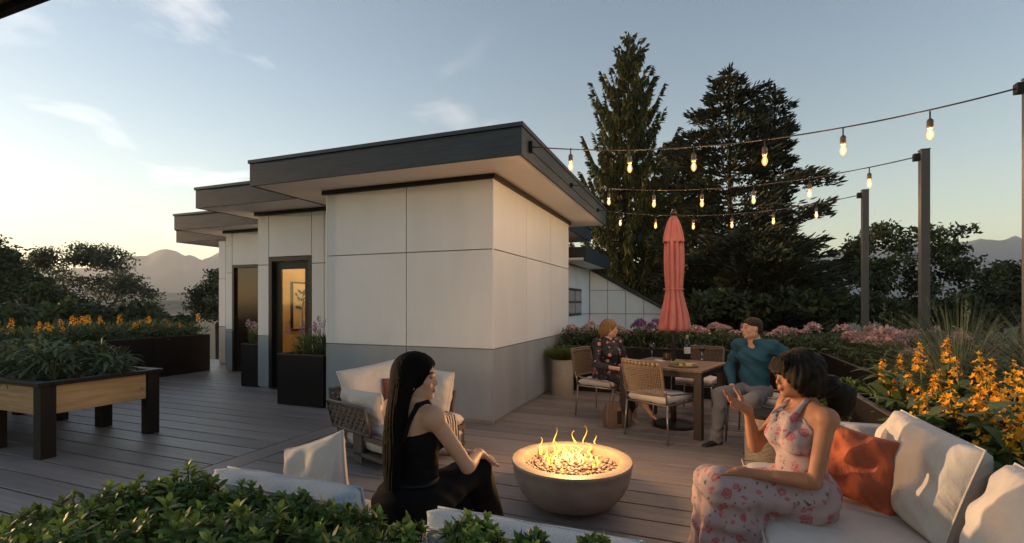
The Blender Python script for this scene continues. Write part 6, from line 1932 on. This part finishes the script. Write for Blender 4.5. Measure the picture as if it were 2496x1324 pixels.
# 1 ---- long-haired woman in black, seated on the foreground sofa, seen from her right side
def make_w1():
    skin = skinmat('tan_skin', (.47, .265, .175))
    black = mat('black_jersey', (.006, .005, .006), .85, c2=(.004, .004, .004), nscale=20, bump=.15, bscale=40, spec=.12)
    hair = hairmat('black_hair', (.003, .0024, .0022), (.005, .0035, .003))
    hair.node_tree.nodes['Principled BSDF'].inputs['Roughness'].default_value = .7; hair.node_tree.nodes['Principled BSDF'].inputs['Specular IOR Level'].default_value = .06
    J = dict(pelvis=(0, 0, .52), chest=(.02, 0, .83), neck=(.0, 0, .985), head=(.03, 0, 1.095),
             shL=(-.0, .150, .935), shR=(.0, -.150, .935), elL=(.14, .20, .70), elR=(.15, -.215, .69), wrL=(.36, .06, .655), wrR=(.355, -.10, .68),
             hipL=(0, .085, .52), hipR=(0, -.085, .52), knL=(.40, .07, .50), knR=(.42, -.03, .585), anL=(.38, .10, .09), anR=(.56, .02, .20))
    def top(F_, g):
        g['torso'](F_, .007); F_.plane(g['ch'] + A3(0, 0, .055), (-.35, 0, 1)); F_.plane(g['pel'] + A3(0, 0, -.02), (0, 0, -1)); folds(F_, .0022, 55, (.3, .2, 1), 3)
    def straps(F_, g):
        for l in (-1, 1):
            a = A3(-.075, l * .062, .91); b = A3(-.04, l * .085, .99); c = A3(.02, l * .085, .995); d = A3(.09, l * .07, .90)
            for p, q in ((a, b), (b, c), (c, d)): F_.cap(p, q, .012, .012, .004)
            if l: F_.cap(A3(-.095, l * .055, .84), a, .012, .012, .004)
    def trousers(F_, g):
        F_.ell(g['pel'] + A3(-.02, 0, .0), A3(.155, .185, .13), None, .03)
        for a in 'LR':
            J_ = g['J']; F_.cap(J_['hip' + a], J_['kn' + a], .10, .078, .03)
            F_.cap(J_['kn' + a], J_['an' + a] + A3(0, 0, .02), .075, .095, .03)
        F_.plane(g['pel'] + A3(0, 0, .115), (0, 0, 1)); folds(F_, .004, 38, (.6, .5, .6), 5)
    def hairf(F_, g):
        skull_hair(F_, g, .010)
        Rh, hd = g['Rh'], g['hd']
        pts = [A3(-.055, 0, 1.10), A3(-.080, 0, 1.01), A3(-.105, 0, .90), A3(-.115, 0, .78), A3(-.115, 0, .66), A3(-.10, -.01, .58)]
        hw = [.056, .052, .052, .050, .044, .025]; ht = [.040, .028, .024, .022, .018, .012]
        for i in range(len(pts) - 1):
            for t in (0, .33, .66):
                p = pts[i] * (1 - t) + pts[i + 1] * t; w_ = hw[i] * (1 - t) + hw[i + 1] * t; h_ = ht[i] * (1 - t) + ht[i + 1] * t
                F_.ell(p, A3(h_, w_, .055), None, .03)
        for l in (-1, 1):
            F_.cap(hd + Rh @ A3(-.02, l * .078, .02), hd + Rh @ A3(-.045, l * .075, -.09), .022, .024, .02)
            F_.cap(hd + Rh @ A3(-.045, l * .075, -.09), A3(-.09, l * .045, .92), .024, .018, .02)
        F_.ell(hd + Rh @ A3(.095, 0, -.028), A3(.075, .082, .098), Rh, .006, 'cut')
        hair_strands(F_, .0016, A3(-.02, 0, 0), np.eye(3), 120)
    def belt(F_, g):
        F_.ell(g['pel'] + A3(-.005, 0, .115), A3(.118, .148, .022), None, .01)
    def earring(F_, g):
        F_.ell(g['hd'] + g['Rh'] @ A3(-.0, -.083, -.034), A3(.006, .006, .008), None, .002)
    p = G(1012, 1240, .47)
    hx, hy = W(2.27, (1004 - CXP) / FP * 2.27)
    yaw = YAW + R(52)
    return person(dict(female=True, J=J, hs=.92, hyaw=R(-51), hpitch=R(2), chest_yaw=R(-4), loc=(hx, hy, 0), yaw=yaw, vox=.0052,
        label='woman with long black hair in black top and trousers on the foreground sofa',
        skin=skin, brow=(.06, .04, .035), lip=(.95, .38, .36), shoes=True, footL=(1, 0, 0), footR=(1, 0, -.2),
        handL=dict(d=(.80, -.30, -.12), n=(-.1, -.1, -1), side=1, curl=(.35, .4, .4, .4)), handR=dict(d=(.85, .15, -.40), n=(-.3, .1, -1), side=-1, curl=(.3, .35, .4, .4)),
        cloth=[('top', top, black, 1), ('shoulder_strap', straps, black, 1), ('trousers', trousers, black, 2), ('hair', hairf, hair, 1), ('belt', belt, mat('belt_leather', (.006, .006, .006), .5, spec=.2), 1), ('earring', earring, mat('pearl', (.7, .65, .6), .2), 0)]))


# 2 ---- woman in floral halter dress on the right sofa, seen from her left side
def make_w2():
    skin = skinmat('brown_skin', (.34, .155, .085))
    dress = floralmat('blush_floral_cloth', (.34, .255, .25), ((.28, .07, .085), (.40, .165, .16)), (.09, .085, .08), 17, .8, .44)
    hair = hairmat('dark_brown_hair', (.008, .005, .004), (.02, .012, .009))
    J = dict(pelvis=(0, 0, .53), chest=(.0, 0, .82), neck=(-.015, 0, 1.005), head=(.025, 0, 1.115),
             shL=(-.03, .155, .94), shR=(-.01, -.155, .945), elL=(.045, .19, .655), elR=(.14, -.20, .705), wrL=(.325, .10, .665), wrR=(.205, -.14, .915),
             hipL=(0, .09, .52), hipR=(0, -.09, .52), knL=(.42, .06, .60), knR=(.41, -.08, .52), anL=(.36, .02, .20), anR=(.36, -.10, .09))
    def bodice(F_, g):
        g['torso'](F_, .009)
        F_.plane(g['ch'] + A3(.0, 0, .085), (-.55, 0, 1)); F_.plane(g['pel'] + A3(0, 0, .02), (0, 0, -1))
        for l in (-1, 1): F_.cap(A3(-.03, l * .19, 1.0), A3(-.03, l * .18, .82), .085, .058, .012, 'cut')
        folds(F_, .003, 60, (.2, .3, 1), 8)
        for a in 'LR': F_.ell(g['J']['sh' + a] + A3(0, 0, .01), A3(.085, .085, .085), None, .01, 'cut')
    def straps(F_, g):
        for l in (-1, 1):
            a = A3(.105, l * .07, .84); b = A3(.09, l * .065, .91); c = A3(.02, l * .06, 1.0); d = A3(-.05, l * .035, 1.03)
            for p, q, r0, r1 in ((a, b, .034, .022), (b, c, .022, .010), (c, d, .010, .009)): F_.cap(p, q, r0, r1, .008)
        F_.cap(A3(-.055, -.04, 1.03), A3(-.055, .04, 1.03), .009, .009, .004)
    def skirt(F_, g):
        J_ = g['J']
        F_.ell(g['pel'] + A3(-.005, 0, .02), A3(.140, .18, .12), None, .03)
        F_.ell(g['pel'] * .5 + g['ch'] * .5 - A3(0, 0, .06), A3(.112, .135, .09), None, .04)
        for a in 'LR': F_.cap(J_['hip' + a], J_['kn' + a] + A3(.0, 0, .0), .105, .082, .05)
        F_.ell(A3(.20, 0, .53), A3(.25, .135, .085), rotm(0, -.12), .04)
        # cloth falling from the knees to the deck
        for a, b, r0, r1 in (((.43, .06, .60), (.42, .10, .16), .075, .10), ((.43, -.06, .56), (.40, -.12, .15), .08, .11), ((.42, .0, .55), (.36, .03, .14), .09, .12), ((.35, .08, .50), (.26, .12, .15), .08, .10), ((.25, .06, .46), (.20, .09, .2), .06, .07)):
            F_.cap(A3(*a), A3(*b), r0, r1, .04)
        X, Y, Z = np.meshgrid(*F_.ax, indexing='ij', sparse=True)
        an_ = np.arctan2(Y - 0.0, X - .22)
        fall = np.clip((.62 - Z) / .4, 0, 1)
        F_.v = F_.v + (.016 * fall * np.sin(an_ * 13 + 1.5 * np.sin(Z * 7)) + .005 * fall * np.sin(an_ * 29 + Z * 9)).astype(np.float32)
        folds(F_, .0065, 46, (.25, .45, .9), 9)
        F_.plane((0, 0, .09), (0, 0, -1))
    def hairf(F_, g):
        Rh, hd = g['Rh'], g['hd']
        skull_hair(F_, g, .020)
        for l in (-1, 1):
            for f_, u0, u1, w_ in ((.045, .03, -.045, .030), (.015, .03, -.06, .034), (-.03, .02, -.06, .036)):
                F_.cap(hd + Rh @ A3(f_, l * .075, u0), hd + Rh @ A3(f_ - .005, l * .078, u1), w_, w_ * .7, .02)
        F_.cap(hd + Rh @ A3(-.07, 0, -.01), hd + Rh @ A3(-.095, 0, -.07), .06, .04, .03)
        for q, (a, b) in enumerate((((-.10, 0, -.07), (-.155, .01, -.06)), ((-.155, .01, -.06), (-.20, .01, -.10)), ((-.20, .01, -.10), (-.20, .01, -.17)), ((-.20, .01, -.17), (-.165, 0, -.205)))):
            F_.cap(hd + Rh @ A3(*a), hd + Rh @ A3(*b), (.028, .048, .058, .045)[q], (.048, .058, .045, .02)[q], .02)
        F_.ell(hd + Rh @ A3(.118, 0, -.045), A3(.075, .085, .082), Rh, .008, 'cut')
        for l in (-.75, -.45, -.15, .15, .45, .75):       # fringe
            F_.cap(hd + Rh @ A3(.075, l * .07, .085), hd + Rh @ A3(.103 - abs(l) * .02, l * .075, .036 + .006 * abs(l)), .017, .010, .008)
        hair_strands(F_, .0034, hd, Rh, 70); folds(F_, .0055, 58, (.6, .4, .7), 21)
    d_ = 2.42; hx, hy = W(d_, (1955 - CXP) / FP * d_)
    return person(dict(female=True, J=J, hs=.95, hyaw=R(2), hpitch=R(4), chest_yaw=R(10), loc=(hx, hy, -.03), yaw=YAW + R(180) - R(3), vox=.0052,
        label='woman in blush floral halter dress gesturing with one raised hand on the right sofa',
        skin=skin, brow=(.12, .08, .07), lip=(.9, .4, .4), footL=(1, 0, -.3), footR=(1, 0, -.3),
        handL=dict(d=(.9, -.12, -.02), n=(0, 0, -1), side=-1, curl=(.25, .3, .3, .3)), handR=dict(d=(.82, .10, .42), n=(-.45, .55, .55), side=1, curl=(.12, .2, .35, .45), spread=.22, thumb=1.2),
        cloth=[('dress_bodice', bodice, dress, 1), ('halter_strap', straps, dress, 1), ('dress_skirt', skirt, dress, 1), ('hair', hairf, hair, 1)]))


# 3 ---- woman in dark floral blouse-dress at the table, head turned to the man
def make_w3():
    skin = skinmat('fair_skin', (.56, .34, .25))
    dress = floralmat('dark_floral_cloth', (.012, .010, .014), ((.50, .12, .14), (.62, .36, .34)), (.05, .07, .05), 13, .7, .36)
    hair = hairmat('blond_brown_hair', (.26, .16, .08), (.15, .09, .045))
    J = dict(pelvis=(0, 0, .55), chest=(.03, 0, .88), neck=(.03, 0, 1.06), head=(.055, 0, 1.185),
             shL=(.02, .17, 1.00), shR=(.02, -.17, 1.00), elL=(.08, .25, .74), elR=(.10, -.25, .73), wrL=(.30, .10, .72), wrR=(.31, -.07, .70),
             hipL=(0, .09, .54), hipR=(0, -.09, .54), knL=(.42, .10, .56), knR=(.42, -.02, .62), anL=(.42, .08, .11), anR=(.62, .10, .28))
    def dressf(F_, g):
        g['torso'](F_, .012)
        for a in 'LR': g['uparm'](F_, a, .016); g['loarm'](F_, a, .018, .45)
        F_.plane(g['pel'] + A3(0, 0, -.02), (0, 0, -1))
        F_.cap(g['nk'] + A3(.09, 0, .05), g['ch'] + A3(.16, 0, .04), .065, .015, .01, 'cut'); F_.ell(g['nk'] + A3(.0, 0, .05), A3(.075, .07, .06), None, .01, 'cut')
        folds(F_, .003, 50, (.2, .2, 1), 4)
    def skirt(F_, g):
        J_ = g['J']; F_.ell(g['pel'] + A3(-.01, 0, .01), A3(.15, .18, .12), None, .03)
        for a in 'LR': F_.cap(J_['hip' + a], J_['kn' + a] - (J_['kn' + a] - J_['hip' + a]) * .08, .10, .078, .05)
        for (a, b) in (((.34, .09, .52), (.36, .10, .26)), ((.37, -.03, .56), (.38, .02, .24)), ((.26, .05, .48), (.30, .06, .30))): F_.cap(A3(*a), A3(*b), .08, .085, .04)
        folds(F_, .006, 40, (.5, .6, .3), 6)
    def hairf(F_, g):
        Rh, hd = g['Rh'], g['hd']; skull_hair(F_, g, .010)
        F_.ell(hd + Rh @ A3(-.105, 0, -.035), A3(.04, .04, .045), Rh, .015)
        F_.cap(hd + Rh @ A3(-.10, 0, -.06), hd + Rh @ A3(-.085, 0, -.14), .03, .014, .02)
        F_.ell(hd + Rh @ A3(.105, 0, -.038), A3(.085, .09, .095), Rh, .008, 'cut')
        hair_strands(F_, .0014, hd, Rh, 60)
    p = CHS[1].location
    yaw = YAW - R(62)
    return person(dict(female=True, J=J, hyaw=R(58), hpitch=R(3), loc=(p.x + .03, p.y + .0, -.06), yaw=yaw, vox=.0075,
        label='blond woman in dark floral dress seated at the left of the dining table',
        skin=skin, brow=(.4, .28, .2), lip=(1.0, .35, .35), footL=(1, 0, -.3), footR=(1, 0, -.35),
        handL=dict(d=(.8, -.45, -.1), n=(0, 0, -1), side=-1), handR=dict(d=(.8, .45, -.05), n=(0, 0, -1), side=1),
        cloth=[('dress_top', dressf, dress, 1), ('dress_skirt', skirt, dress, 1), ('hair', hairf, hair, 1)]))


# 4 ---- man in teal sweater on the right dining chair
def make_m4():
    skin = skinmat('light_skin', (.52, .31, .22))
    teal = fabricmat('teal_knit', (.025, .085, .13), (.02, .065, .10), spec=.15)
    grey = fabricmat('grey_chino', (.16, .16, .17), (.12, .12, .13))
    hair = hairmat('short_brown_hair', (.045, .028, .02), (.025, .016, .012))
    shoe = mat('black_shoe', (.012, .012, .012), .45)
    J = dict(pelvis=(0, 0, .56), chest=(-.02, 0, .90), neck=(.01, 0, 1.10), head=(.05, 0, 1.225),
             shL=(-.02, .18, 1.04), shR=(-.02, -.18, 1.04), elL=(-.15, .40, .90), elR=(.02, -.27, .77), wrL=(-.28, .52, .74), wrR=(.22, -.13, .625),
             hipL=(0, .09, .55), hipR=(0, -.09, .55), knL=(.42, .19, .53), knR=(.44, -.14, .54), anL=(.44, .20, .10), anR=(.53, -.14, .10))
    def sweater(F_, g):
        g['torso'](F_, .010)
        for a in 'LR': g['uparm'](F_, a, .012); g['loarm'](F_, a, .011, .93)
        F_.plane(g['pel'] + A3(0, 0, .0), (0, 0, -1))
        F_.cap(g['nk'] + A3(.08, 0, .05), g['ch'] + A3(.15, 0, .13), .05, .012, .01, 'cut'); F_.ell(g['nk'] + A3(.0, 0, .045), A3(.075, .072, .05), None, .01, 'cut')
        folds(F_, .0062, 40, (.3, .5, .8), 14)
    def pants(F_, g):
        J_ = g['J']; F_.ell(g['pel'] + A3(-.01, 0, .0), A3(.14, .175, .12), None, .03)
        for a in 'LR': F_.cap(J_['hip' + a], J_['kn' + a], .095, .076, .03); F_.cap(J_['kn' + a], J_['an' + a] + A3(0, 0, .0), .072, .056, .03)
        folds(F_, .0065, 42, (.5, .3, .7), 17)
    def hairf(F_, g):
        Rh, hd = g['Rh'], g['hd']
        F_.ell(hd + Rh @ A3(-.012, 0, .045), A3(.100, .079, .078), Rh, .01); F_.ell(hd + Rh @ A3(-.045, 0, -.01), A3(.066, .0745, .07), Rh, .02); hair_strands(F_, .0012, hd, Rh, 60)
        F_.ell(hd + Rh @ A3(.10, 0, -.035), A3(.085, .1, .098), Rh, .006, 'cut'); F_.ell(hd + Rh @ A3(-.0, 0, -.09), A3(.07, .1, .065), Rh, .006, 'cut')
    def shoes(F_, g):
        for a, fd in (('L', A3(1, .1, 0)), ('R', A3(1, -.15, 0))):
            an = g['J']['an' + a]; F_.cap(an + A3(0, 0, -.045) - fd * .04, an + fd * .17 + A3(0, 0, -.06), .042, .034, .02); F_.plane((0, 0, .002), (0, 0, -1))
    def watch(F_, g): F_.cap(g['J']['wrR'], g['J']['wrR'] + A3(.005, .004, -.003), .032, .032, .004)
    p = CHS[3].location
    yaw = YAW + R(180) + R(38)
    return person(dict(female=False, J=J, hyaw=R(-36), hpitch=R(0), loc=(p.x - .05, p.y + .02, -.045), yaw=yaw, vox=.0075,
        label='man in teal sweater and grey trousers seated at the right of the table',
        skin=skin, brow=(.15, .1, .08), lip=(.85, .55, .5), shoes=True, footL=(1, 0, 0), footR=(1, 0, 0),
        handL=dict(d=(-.2, .2, -.8), n=(-.5, -.5, 0), side=1), handR=dict(d=(.8, .3, -.35), n=(0, 0, -1), side=1),
        cloth=[('sweater', sweater, teal, 1), ('trousers', pants, grey, 1), ('hair', hairf, hair, 1), ('shoes', shoes, shoe, 1), ('wrist_watch', watch, shoe, 0)]))


t1 = time.time()
for fn in (make_w1, make_w2, make_w3, make_m4):
    fn()
print('people', round(time.time() - t1, 1), 's; total', round(time.time() - T0, 1))
